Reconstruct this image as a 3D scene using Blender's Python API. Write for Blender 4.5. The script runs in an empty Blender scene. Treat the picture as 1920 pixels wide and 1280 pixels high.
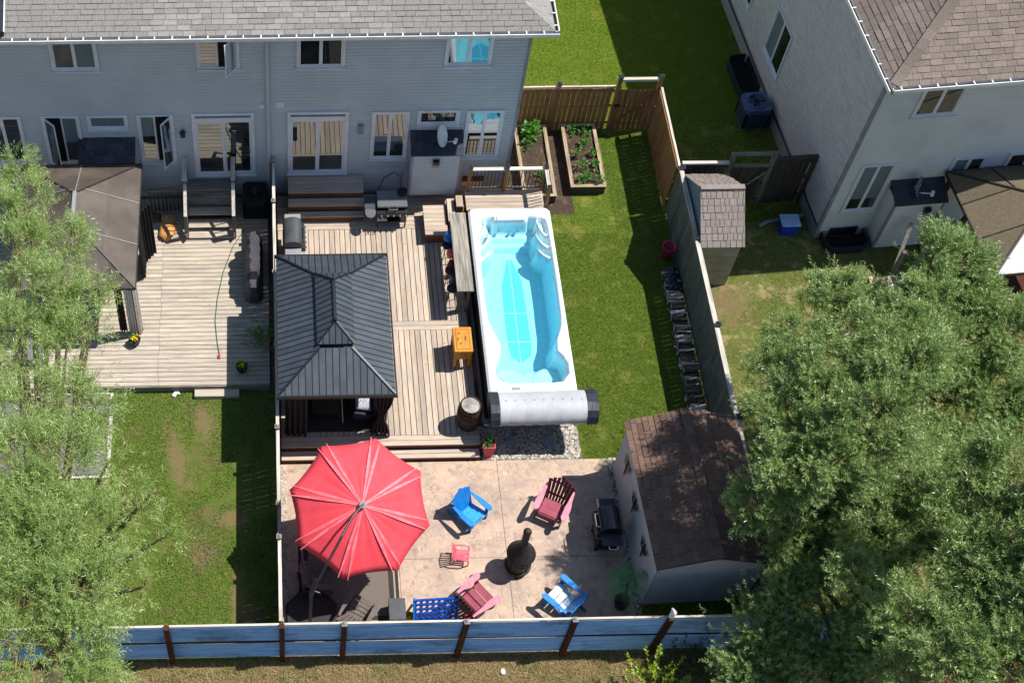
import bpy, math, random
import numpy as np
from mathutils import Vector, Matrix
random.seed(7); RNG = np.random.default_rng(7)
S = bpy.context.scene; COL = S.collection
rad = math.radians; cos = math.cos; sin = math.sin; PI = math.pi

# ---------------------------------------------------------------- camera, sky, sun
H = 32.0
YAW, PIT, ROL = rad(1.39257324), rad(34.1060718), rad(0.20426295)
fw = Vector((sin(YAW)*sin(PIT), cos(YAW)*sin(PIT), -cos(PIT)))
r0 = Vector((cos(YAW), -sin(YAW), 0)); u0 = r0.cross(fw)
rt = r0*cos(ROL)+u0*sin(ROL); up = -r0*sin(ROL)+u0*cos(ROL)
cd = bpy.data.cameras.new('camera'); cam = bpy.data.objects.new('camera', cd); COL.objects.link(cam)
cam.matrix_world = Matrix(((rt.x, up.x, -fw.x, 0), (rt.y, up.y, -fw.y, 0), (rt.z, up.z, -fw.z, H), (0, 0, 0, 1)))
cd.sensor_width = 36; cd.lens = 2698.66/1920*36; cd.shift_x = (960-553.886)/1920
cd.clip_start = .5; cd.clip_end = 2000
S.camera = cam
SUN_EL, SUN_AZ = rad(60), rad(13.5)      # azimuth measured from +X towards +Y
w = bpy.data.worlds.new('World'); S.world = w; w.use_nodes = True
nt = w.node_tree; nt.nodes.clear()
sk = nt.nodes.new('ShaderNodeTexSky'); sk.sky_type = 'NISHITA'; sk.sun_disc = False
sk.sun_elevation = SUN_EL; sk.sun_rotation = PI/2-SUN_AZ; sk.air_density = 1.0; sk.dust_density = .6; sk.ozone_density = 2.2
bg = nt.nodes.new('ShaderNodeBackground'); bg.inputs[1].default_value = 0.088
wo = nt.nodes.new('ShaderNodeOutputWorld'); nt.links.new(sk.outputs[0], bg.inputs[0]); nt.links.new(bg.outputs[0], wo.inputs[0])
sd = bpy.data.lights.new('sun', 'SUN'); sd.energy = 4.6; sd.angle = rad(.5); sd.color = (1, .96, .9)
so = bpy.data.objects.new('sun', sd); COL.objects.link(so)
sv = Vector((cos(SUN_EL)*cos(SUN_AZ), cos(SUN_EL)*sin(SUN_AZ), sin(SUN_EL)))
so.rotation_euler = sv.to_track_quat('Z', 'Y').to_euler(); so.location = (20, 20, 40)
S.view_settings.view_transform = 'Standard'; S.view_settings.look = 'None'
S.view_settings.exposure = 0.55; S.view_settings.gamma = 1; S.view_settings.use_curve_mapping = False
S.render.engine = 'CYCLES'

# ---------------------------------------------------------------- materials
def lin(h):
    h = h.lstrip('#'); o = []
    for i in (0, 2, 4):
        c = int(h[i:i+2], 16)/255; o.append(c/12.92 if c <= .04045 else ((c+.055)/1.055)**2.4)
    return tuple(o)
def rgba(c):
    if isinstance(c, str): c = lin(c)
    return (c[0], c[1], c[2], 1)
class NT:
    def __init__(s, name):
        s.m = bpy.data.materials.new(name); s.m.use_nodes = True; s.t = s.m.node_tree; s.t.nodes.clear()
    def n(s, ty, **k):
        a = s.t.nodes.new('ShaderNode'+ty)
        for q, v in k.items():
            if q.startswith('i_'): a.inputs[int(q[2:]) if q[2:].isdigit() else q[2:].replace('_', ' ')].default_value = v
            else: setattr(a, q, v)
        return a
    def l(s, a, b): s.t.links.new(a, b)
    def vec(s, coords, stretch, rnd=True):
        if coords == 'world': v = s.n('NewGeometry').outputs['Position']
        else: v = s.n('TexCoord').outputs['Object']
        mp = s.n('Mapping'); s.l(v, mp.inputs[0]); mp.inputs['Scale'].default_value = stretch
        if not rnd: return mp.outputs[0]
        oi = s.n('ObjectInfo'); ml = s.n('Math', operation='MULTIPLY', i_1=57.0); s.l(oi.outputs['Random'], ml.inputs[0])
        ad = s.n('VectorMath', operation='ADD'); s.l(mp.outputs[0], ad.inputs[0]); s.l(ml.outputs[0], ad.inputs[1]); return ad.outputs[0]
    def noise(s, v, scale, detail=4, lo=.35, hi=.65, rough=.6):
        a = s.n('TexNoise'); a.inputs['Scale'].default_value = scale; a.inputs['Detail'].default_value = detail; a.inputs['Roughness'].default_value = rough
        s.l(v, a.inputs['Vector']); m = s.n('MapRange'); m.inputs[1].default_value = lo; m.inputs[2].default_value = hi; s.l(a.outputs[0], m.inputs[0]); return m.outputs[0]
    def mix(s, f, a, b, mode='MIX'):
        m = s.n('Mix', data_type='RGBA', blend_type=mode)
        for sock, v in ((m.inputs[0], f), (m.inputs[6], a), (m.inputs[7], b)):
            if hasattr(v, 'is_output'): s.l(v, sock)
            elif isinstance(v, (int, float)): sock.default_value = v
            else: sock.default_value = rgba(v)
        return m.outputs[2]
    def bump(s, h, strength, dist):
        b = s.n('Bump'); b.inputs['Strength'].default_value = strength; b.inputs['Distance'].default_value = dist; s.l(h, b.inputs['Height']); return b.outputs[0]
    def out(s, col, rough=.7, normal=None, metal=0, spec=.5, **k):
        p = s.n('BsdfPrincipled')
        if hasattr(col, 'is_output'): s.l(col, p.inputs['Base Color'])
        else: p.inputs['Base Color'].default_value = rgba(col)
        if hasattr(rough, 'is_output'): s.l(rough, p.inputs['Roughness'])
        else: p.inputs['Roughness'].default_value = rough
        p.inputs['Metallic'].default_value = metal; p.inputs['Specular IOR Level'].default_value = spec
        for q, v in k.items(): p.inputs[q.replace('_', ' ')].default_value = v
        if normal is not None: s.l(normal, p.inputs['Normal'])
        o = s.n('OutputMaterial'); s.l(p.outputs[0], o.inputs[0]); return s.m
def mat(name, c1, c2=None, sc=4., stretch=(1, 1, 1), rough=.7, rnd=.0, c3=None, sc3=.6, lo3=.5, hi3=.75, bump=0., bsc=None, coords='world', metal=0, spec=.4, **k):
    t = NT(name); v = t.vec(coords, stretch)
    if c2 is None:
        c = lin(c1) if isinstance(c1, str) else c1; c1 = c; c2 = tuple(x*.8 for x in c)
    f = t.noise(v, sc); col = t.mix(f, c1, c2)
    if c3 is not None:
        v3 = t.vec(coords, (1, 1, 1)); col = t.mix(t.noise(v3, sc3, 5, lo3, hi3), col, c3)
    if rnd:
        oi = t.n('ObjectInfo'); m = t.n('MapRange'); m.inputs[3].default_value = 1-rnd; m.inputs[4].default_value = 1+rnd
        t.l(oi.outputs['Random'], m.inputs[0]); col = t.mix(1.0, col, m.outputs[0], 'MULTIPLY')
    nrm = None
    if bump: nrm = t.bump(t.noise(v, bsc or sc*3, 3, 0, 1), .6, bump)
    return t.out(col, rough, nrm, metal, spec, **k)
X1, Y1, Z1 = (.07, 1, 1), (1, .07, 1), (1, 1, .07)
def woodmat(name, a, b, st, rnd=.16, c3=None, **k):
    return mat(name, a, b, sc=22, stretch=st, rough=.8, rnd=rnd, c3=c3, sc3=1.2, bump=.003, bsc=60, spec=.2, **k)
DECK = ('#b9aa9a', '#8d7d6e')
m_deck_y = woodmat('weathered deck board along', '#bdab99', '#a29282', Y1, .17, '#a49d94')
m_deck_x = woodmat('weathered deck board across', '#bdab99', '#a29282', X1, .13, '#a49d94')
m_ldeck = woodmat('neighbour deck board', '#bcb0a0', '#a19686', X1, .1, '#9a938a')
m_grey_x = woodmat('grey old wood x', '#8e877c', '#5f5850', X1, .12)
m_grey_y = woodmat('grey old wood y', '#a39c92', '#6f685f', Y1, .1)
m_grey_z = woodmat('grey old fence wood', '#7d7c74', '#4e5250', Z1, .16, '#5c6258')
m_dgrey_z = woodmat('dark grey fence wood', '#57504a', '#3a3430', Z1, .14)  # darker grey brown tone for several fences and posts
m_brown_z = woodmat('stained brown fence wood', '#9c7650', '#7a5737', Z1, .16)
m_brown_x = woodmat('stained brown rail', '#97714f', '#755238', X1, .1)
m_brown_y = woodmat('stained brown rail along', '#8a6244', '#63432e', Y1, .1)
m_post = woodmat('dark brown post wood', '#5a3322', '#2f1c14', Z1, .1)  # dark brown wood of the back fence posts and rails
m_cap_x = woodmat('sun bleached rail', '#d8d0c2', '#a89e90', X1, .08)
m_cap_y = woodmat('sun bleached rail along', '#d2ccc0', '#a39a8e', Y1, .08)
m_bed_x = woodmat('bed board x', '#b5a088', '#83705c', X1, .08); m_bed_y = woodmat('bed board y', '#b5a088', '#83705c', Y1, .08)
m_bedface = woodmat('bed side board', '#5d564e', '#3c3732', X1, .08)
m_riser = woodmat('brown stair riser', '#7b5847', '#54392d', X1, .08)
m_siding = mat('grey beige vinyl siding', '#b9bfc2', '#aeb5b9', sc=1.2, rough=.5, bump=.001, bsc=80, spec=.4, c3='#b0b6b9', sc3=.5)
m_siding2 = mat('taupe vinyl siding', '#d0d2d0', '#c6c9c8', sc=1.2, rough=.5, bump=.001, bsc=80, spec=.4, c3='#bcbfbe', sc3=.5)
m_brickside = mat('taupe side siding', '#ccc8c4', '#aeaba8', stretch=(.5, .5, 3), sc=7, rough=.6, bump=.001, bsc=80, spec=.3)
m_trim = mat('white vinyl trim', '#d8dade', '#c6cacf', sc=3, rough=.35, spec=.5)
m_gut = mat('white aluminium gutter', '#e8e8e4', '#d5d5d2', sc=3, rough=.35)
m_guti = mat('gutter inside grime', '#5a4f48', '#3b342f', sc=20, rough=.8)
m_soffit = mat('corner trim grey', '#8f9092', '#7c7d80', sc=3, rough=.5)
m_sh1 = mat('grey asphalt shingle', '#94918c', '#7a7773', sc=30, rough=.95, rnd=.16, bump=.003, bsc=160, spec=.15, c3='#817e7a', sc3=.8)
m_sh2 = mat('taupe asphalt shingle', '#83786f', '#6a605a', sc=30, rough=.95, rnd=.16, bump=.003, bsc=160, spec=.15)
m_sh3 = mat('brown asphalt shingle', '#7b6456', '#604d43', sc=25, rough=.95, rnd=.2, bump=.003, bsc=160, spec=.15, c3='#6c574b', sc3=1.2)
m_shd = mat('charcoal shingle', '#4a4c54', '#34363d', sc=25, rough=.9, rnd=.25, bump=.003, bsc=160, spec=.15)
m_plsh = mat('plastic shingle', '#857b75', '#766c67', sc=12, rough=.7, rnd=.1)
m_plwall = mat('beige resin shed wall', '#a39f90', '#8f8c80', sc=3, rough=.55, c3='#85806f', sc3=1.4)
m_plblue = mat('grey blue shed gable', '#6f8796', '#5e7686', sc=3, rough=.5)
m_shedw = mat('shed lap siding', '#c6c3be', '#b8b5b1', sc=2, rough=.6)
m_black = mat('black painted metal', '#1a1b1e', '#101114', sc=20, rough=.45, spec=.5)
m_gloss = mat('gloss black enamel', '#15181c', '#0e1013', sc=4, rough=.18, spec=.7)
m_dark = mat('dark void', '#131314', '#0b0b0c', sc=9, rough=.9)
m_metroof = mat('anthracite steel roof', '#4a5159', '#3f454c', sc=2, rough=.42, rnd=.07, metal=.15, spec=.5)
m_metrib = mat('anthracite steel seam', '#23262b', '#1c1f23', sc=2, rough=.45, metal=.1)
m_bbq = mat('grey painted bbq lid', '#55585c', '#484b50', sc=3, rough=.4, metal=.3)
m_steel = mat('brushed steel', '#a6a8ab', '#8f9194', sc=40, stretch=X1, rough=.35, metal=.85)
m_chrome = mat('bright steel', '#cfd1d2', '#bcbec0', sc=4, rough=.2, metal=.9)
m_white = mat('white enamel', '#e6e6e4', '#d8d8d6', sc=6, rough=.4)
m_redc = mat('red canopy cloth', '#e24a54', '#da424c', sc=3, rough=.75, bump=.004, bsc=5, spec=.3)
m_seamr = mat('worn pink canopy pleat', '#e8808a', '#dc5c66', sc=5, rough=.6)
m_blue = mat('blue plastic', '#1180cf', '#0d72bd', sc=5, rough=.4, coords='obj')
m_bluel = mat('light blue seat', '#3aa0dd', '#2b90d0', sc=14, rough=.35, coords='obj')
m_blues = mat('glare white seat slat', '#e2edf2', '#c6dce8', sc=14, rough=.35, coords='obj', c3='#2b80c0', sc3=5, lo3=.66, hi3=.72)  # sun glare on the blue seat is painted in as white
m_mar = mat('maroon plastic back', '#571c26', '#48171f', sc=5, rough=.45, coords='obj')
m_marl = mat('faded maroon seat', '#9a4556', '#883a4b', sc=5, rough=.4, coords='obj')
m_marp = mat('pink faded arm', '#cf8c99', '#bf7787', sc=9, rough=.35, coords='obj')
m_pink = mat('coral pink plastic', '#f0697c', '#e4586c', sc=5, rough=.35, coords='obj')
m_brownc = mat('brown resin slat', '#6b605a', '#5a504b', sc=5, rough=.55, coords='obj')
m_toyb = mat('toy royal blue', '#0f4fb4', '#0c459f', sc=5, rough=.35)
m_yel = mat('yellow plastic', '#e8d21a', '#d8c010', sc=5, rough=.4)
m_red = mat('red plastic', '#b8323c', '#a32832', sc=5, rough=.45)
m_pbuck = mat('dusty pink bucket', '#c44a68', '#a83a58', sc=5, rough=.5)
m_bin = mat('cobalt blue bin', '#1c46b8', '#173ca2', sc=5, rough=.45)
m_lblue = mat('pale blue lid', '#a9c4dc', '#8fb0cf', sc=5, rough=.45)
m_cooler = mat('honey stained pine', '#d38e2b', '#b57320', sc=18, stretch=Y1, rough=.5, bump=.001)
m_coolerd = mat('dark star inlay', '#6f4414', '#5f3a10', rough=.6)
m_barrel = mat('old oak stave', '#4a3428', '#33241c', sc=18, stretch=Z1, rough=.75, rnd=.15, bump=.002)
m_barrelt = mat('grey barrel head', '#a7a39f', '#7f7b78', sc=8, rough=.8, c3='#5d5a58', sc3=5)
m_hoop = mat('rusty barrel hoop', '#3b2d28', '#292020', sc=30, rough=.7, metal=.3)
m_curt = mat('dark brown curtain', '#33262a', '#241b1f', sc=8, rough=.9)
m_curtw = mat('off white curtain', '#cfc9c2', '#b5afa8', sc=8, rough=.9)
m_net = mat('black mesh curtain', '#1e1d1f', '#151416', sc=60, rough=.95)
m_poly = mat('brown polycarbonate roof', '#5a5049', '#4b433d', sc=1.3, rough=.38, spec=.5, rnd=.08, c3='#6a6257', sc3=.7)
m_poly2 = mat('tan polycarbonate roof', '#6f6450', '#5f5645', sc=14, rough=.6, spec=.3, rnd=.08)
m_polyw = mat('glare pale roof panel', '#c9cacc', '#b7b9bb', sc=6, rough=.6)  # glare on the gazebo's front slope, put into the colour
m_bronze = mat('bronze frame', '#3a312b', '#2c2521', sc=5, rough=.5)
m_vinyl = mat('pale grey spa cover vinyl', '#b4b5b8', '#a6a7ab', sc=1.5, rough=.5, bump=.012, bsc=4, spec=.4)
m_navy = mat('dark slate vinyl', '#2d323c', '#22262f', sc=5, rough=.45)
m_cab = mat('black spa cabinet', '#1c1d20', '#141518', sc=5, rough=.6)
m_pad = mat('grey concrete pad', '#9b9a98', '#858483', sc=10, rough=.9)
m_soil = mat('garden soil', '#4d3f33', '#352a21', sc=14, rough=1, bump=.03, bsc=30, c3='#6a5845', sc3=3)
m_potb = mat('black pot', '#2a2826', '#1d1b1a', sc=5, rough=.6)
m_coral = mat('coral planter', '#c8434e', '#b73743', sc=5, rough=.5)
m_orange = mat('orange tan tarp', '#d98a40', '#b98a5c', sc=5, rough=.7, bump=.02, bsc=9)
m_tan = mat('kraft sack', '#a98a68', '#8d6f50', sc=6, rough=.85, bump=.02, bsc=9)
m_bbqcov = mat('charcoal bbq cover', '#46444a', '#37363b', sc=4, rough=.75, bump=.02, bsc=7)
m_hose = mat('green hose', '#2f6b48', '#265a3c', sc=5, rough=.5)
m_palm = mat('artificial palm frond', '#3d9a44', '#20702c', sc=9, rough=.35, coords='obj')
m_veg = mat('vegetable leaf', '#4f8a2c', '#35691f', sc=20, rough=.6)
m_bushy = mat('yellow green leaf', '#8fae22', '#6f9318', sc=9, rough=.5)
m_flow = mat('orange blossom', '#ef8a14', '#e0b21a', sc=30, rough=.6)
m_log = mat('split firewood', '#75675a', '#4a3f37', sc=20, rough=1, spec=.1, rnd=.3, bump=.004)
m_logw = mat('pale split face', '#d9cfc4', '#b3a698', sc=20, rough=.85, rnd=.25)
m_bark = mat('willow bark', '#6d6047', '#453b2c', sc=14, stretch=Z1, rough=.95, bump=.01)
m_twig = mat('willow twig', '#8a8455', '#6a6540', sc=9, rough=.8)
m_rug = mat('taupe outdoor rug', '#71675e', '#655c54', sc=60, rough=.95)
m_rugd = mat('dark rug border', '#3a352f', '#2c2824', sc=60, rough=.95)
m_rugp = mat('pale rug stripe', '#9a9184', '#8a8276', sc=60, rough=.95)
m_stone = mat('pale river stone', '#b5ada0', '#8f887d', sc=9, rough=.85, rnd=.3)
m_step = mat('stepping stone', '#8b9497', '#737c80', sc=9, rough=.85, bump=.005)
m_stove = mat('sooty cast iron', '#3a3634', '#262322', sc=9, rough=.65, metal=.3, bump=.003)
m_grey = mat('grey fabric', '#77767a', '#626166', sc=9, rough=.85)
m_asph = mat('old grey paving', '#7b7975', '#605e5b', sc=30, rough=.95, bump=.003)
m_corr = NT('galvanised sheet tinted sky blue')
def _corr():
    t = m_corr; v = t.vec('world', (.15, 1, 6)); f = t.noise(v, 3, 5); col = t.mix(f, '#7aa2c2', '#b2c8d4')  # the sky's blue reflection is put into the base colour
    v2 = t.vec('world', (.5, 1, 1)); col = t.mix(t.noise(v2, 1.6, 5, .5, .66, .7), col, '#728894')
    return t.out(col, .38, None, .55, .5)
m_corr = _corr()
def _glass():
    t = NT('dark window glass'); d = t.n('BsdfDiffuse'); v = t.vec('world', (1, 1, .6))
    t.l(t.mix(t.noise(v, 1.2, 2, .45, .6), '#0b0d0e', '#2a2f2e'), d.inputs[0])
    g = t.n('BsdfGlossy'); g.inputs['Roughness'].default_value = .015; g.inputs[0].default_value = (.9, .97, 1, 1)
    lw = t.n('LayerWeight'); lw.inputs[0].default_value = .5
    mr = t.n('MapRange'); mr.inputs[3].default_value = .16; mr.inputs[4].default_value = .8; t.l(lw.outputs['Fresnel'], mr.inputs[0])
    m = t.n('MixShader'); t.l(mr.outputs[0], m.inputs[0]); t.l(d.outputs[0], m.inputs[1]); t.l(g.outputs[0], m.inputs[2])
    o = t.n('OutputMaterial'); t.l(m.outputs[0], o.inputs[0]); return t.m
m_glass = _glass()
m_blind = mat('window blind', '#65767a', '#566669', sc=3, rough=.6, stretch=Z1)
def _patio():
    t = NT('stamped concrete'); v = t.vec('world', (1, 1, 1), False)
    c = t.mix(t.noise(v, 1.1, 6, .38, .62), '#bba18b', '#a18d7f')
    c = t.mix(t.noise(v, 3.2, 8, .52, .66, .75), c, '#8b7468'); c = t.mix(t.noise(v, 6.0, 6, .55, .72, .7), c, '#c5b3a2')
    vo = t.n('TexVoronoi', feature='DISTANCE_TO_EDGE'); vo.inputs['Scale'].default_value = 1.9
    dn = t.n('TexNoise'); dn.inputs['Scale'].default_value = 4; dn.inputs['Detail'].default_value = 5; t.l(v, dn.inputs['Vector'])
    ad = t.n('VectorMath', operation='MULTIPLY_ADD'); t.l(dn.outputs['Color'], ad.inputs[0]); ad.inputs[1].default_value = (.5, .5, .5); t.l(v, ad.inputs[2]); t.l(ad.outputs[0], vo.inputs['Vector'])
    mr = t.n('MapRange'); mr.inputs[2].default_value = .035; t.l(vo.outputs['Distance'], mr.inputs[0])
    inv = t.n('MapRange'); inv.inputs[3].default_value = .42; inv.inputs[4].default_value = 0; t.l(mr.outputs[0], inv.inputs[0])
    c = t.mix(inv.outputs[0], c, '#7d685c')
    h = t.noise(v, 9, 8, 0, 1, .7); return t.out(c, .62, t.bump(h, .6, .02), 0, .4)
m_patio = _patio()
def grassmat(name, cols, dry=None, dryamt=(.55, .7), sc=.55, seed=0, patches=()):
    t = NT(name); v = t.vec('world', (1, 1, 1), False)
    if seed:
        a = t.n('VectorMath', operation='ADD'); a.inputs[1].default_value = (seed, seed*.7, 0); t.l(v, a.inputs[0]); v = a.outputs[0]
    c = t.mix(t.noise(v, 2.2, 6, .35, .65), cols[0], cols[1]); c = t.mix(t.noise(v, 11, 5, .45, .62), c, cols[2]); c = t.mix(t.noise(v, 45, 3, .42, .62), c, tuple(x*.45 for x in lin(cols[1])))
    if dry: c = t.mix(t.noise(v, sc, 7, dryamt[0], dryamt[1], .7), c, dry)
    for (cx, cy, rx, ry, ro) in patches:
        g = t.n('NewGeometry').outputs['Position']; mp = t.n('Mapping', vector_type='TEXTURE'); mp.inputs['Location'].default_value = (cx, cy, 0); mp.inputs['Rotation'].default_value = (0, 0, ro); mp.inputs['Scale'].default_value = (rx, ry, 1); t.l(g, mp.inputs[0])
        ln = t.n('VectorMath', operation='LENGTH'); t.l(mp.outputs[0], ln.inputs[0]); nz = t.noise(v, 4, 6, 0, 1, .7); ad = t.n('Math', operation='MULTIPLY_ADD', i_1=3.2, i_2=-1.6); t.l(nz, ad.inputs[0]); a2 = t.n('Math', operation='ADD'); t.l(ad.outputs[0], a2.inputs[0]); t.l(ln.outputs['Value'], a2.inputs[1])
        mr = t.n('MapRange'); mr.inputs[1].default_value = 1.25; mr.inputs[2].default_value = .35; mr.inputs[4].default_value = .65; t.l(a2.outputs[0], mr.inputs[0]); c = t.mix(mr.outputs[0], c, '#8a7256')
    h = t.noise(v, 38, 5, 0, 1, .75); return t.out(c, .95, t.bump(h, 1, .05), 0, .1)
PATCH = [(-2.55, 18.1, .28, 1.3, .25), (-1.9, 19.2, .35, .7, .3), (-1.15, 16.4, .4, .35, 0), (-.95, 14.2, .25, 1.1, 0), (-2.0, 15.5, .3, .4, 0), (-3.4, 13.1, 1.0, .3, 0)]
G1 = ('#687e2a', '#4d6a1e', '#848a3c'); G2 = ('#788c3a', '#547428', '#8c824a'); G3 = ('#74863a', '#868450', '#587228')
m_lawn1 = grassmat('lush lawn', G1, '#8f8c48', (.52, .7), 1.6)
m_lawn2 = grassmat('weedy lawn', G2, '#7a6450', (.54, .64), .75, 5, PATCH)
m_lawn3 = grassmat('patchy dry lawn', G3, '#a9946e', (.52, .64), 1.9, 11, [(12.3, 22.7, .75, .8, 0)])
m_lawn4 = grassmat('bright side lawn', ('#6f8a22', '#5a7a1e', '#8c8c34'), '#8f8a3c', (.56, .7), 1.4, 3)
m_verge = grassmat('dry straw verge', ('#a08a66', '#8a7452', '#ab9a70'), '#5e6a34', (.56, .68), 1.2, 8)
m_dirt = mat('trodden dirt', '#8f7459', '#7a6049', sc=6, rough=1, bump=.01, bsc=25, c3='#9a8266', sc3=2)
m_gravelbase = mat('gravel bed base', '#7b756b', '#4f4a44', sc=40, rough=1, bump=.01)
def leafmat(name, a, b, tr=.35, rough=.45, trc=None):
    t = NT(name); at = t.n('Attribute', attribute_name='tint'); c = t.mix(at.outputs['Fac'], a, b)
    p = t.n('BsdfPrincipled'); t.l(c, p.inputs['Base Color']); p.inputs['Roughness'].default_value = rough; p.inputs['Specular IOR Level'].default_value = .45
    tl = t.n('BsdfTranslucent'); t.l(t.mix(1.0, c, trc or (1.3, 1.5, .7), 'MULTIPLY'), tl.inputs[0])
    m = t.n('MixShader'); m.inputs[0].default_value = tr; t.l(p.outputs[0], m.inputs[1]); t.l(tl.outputs[0], m.inputs[2])
    o = t.n('OutputMaterial'); t.l(m.outputs[0], o.inputs[0]); return t.m
m_leafL = leafmat('silver willow leaf light', '#a3b374', '#6f8b3e', .28, .36)
m_leafR = leafmat('silver willow leaf', '#98aa66', '#56763c', .15, .36)
m_leafB = leafmat('yellow bush leaf', '#a8b83a', '#6f8f22', .3)
m_leafV = leafmat('garden plant leaf', '#5f9438', '#3a6a22', .25)
m_leafD = leafmat('dark shrub leaf', '#41582c', '#2c421f', .2)
m_gb1 = leafmat('grass blade lush', '#758834', '#4c6c20', .25, .7); m_gb2 = leafmat('grass blade weedy', '#869a44', '#527428', .3, .7)
m_gb3 = leafmat('grass blade dry', '#9a8f5c', '#5f7430', .3, .8); m_gbs = leafmat('straw blade', '#c2ac82', '#9a895c', .2, .9)
def _water():
    t = NT('clear pool water'); tr = t.n('BsdfTransparent'); tr.inputs[0].default_value = (.80, .985, 1, 1)
    g = t.n('BsdfGlossy'); g.inputs['Roughness'].default_value = .03; v = t.vec('world', (1, 1, 1), False)
    b = t.bump(t.noise(v, 7, 3, 0, 1), .5, .012); t.l(b, g.inputs['Normal'])
    fr = t.n('Fresnel'); fr.inputs[0].default_value = 1.33; t.l(b, fr.inputs[1])
    m = t.n('MixShader'); t.l(fr.outputs[0], m.inputs[0]); t.l(tr.outputs[0], m.inputs[1]); t.l(g.outputs[0], m.inputs[2])
    va = t.n('VolumeAbsorption'); va.inputs[0].default_value = (.02, .86, 1, 1); va.inputs[1].default_value = .42
    o = t.n('OutputMaterial'); t.l(m.outputs[0], o.inputs[0]); t.l(va.outputs[0], o.inputs[1]); return t.m
m_water = _water()
m_shell = mat('white acrylic spa shell', '#e4e9ec', '#d6dee3', sc=9, rough=.25, spec=.5)
m_mat = mat('blue foam floor mat', '#8cc2d6', '#7ab4cc', sc=30, rough=.8)

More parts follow.
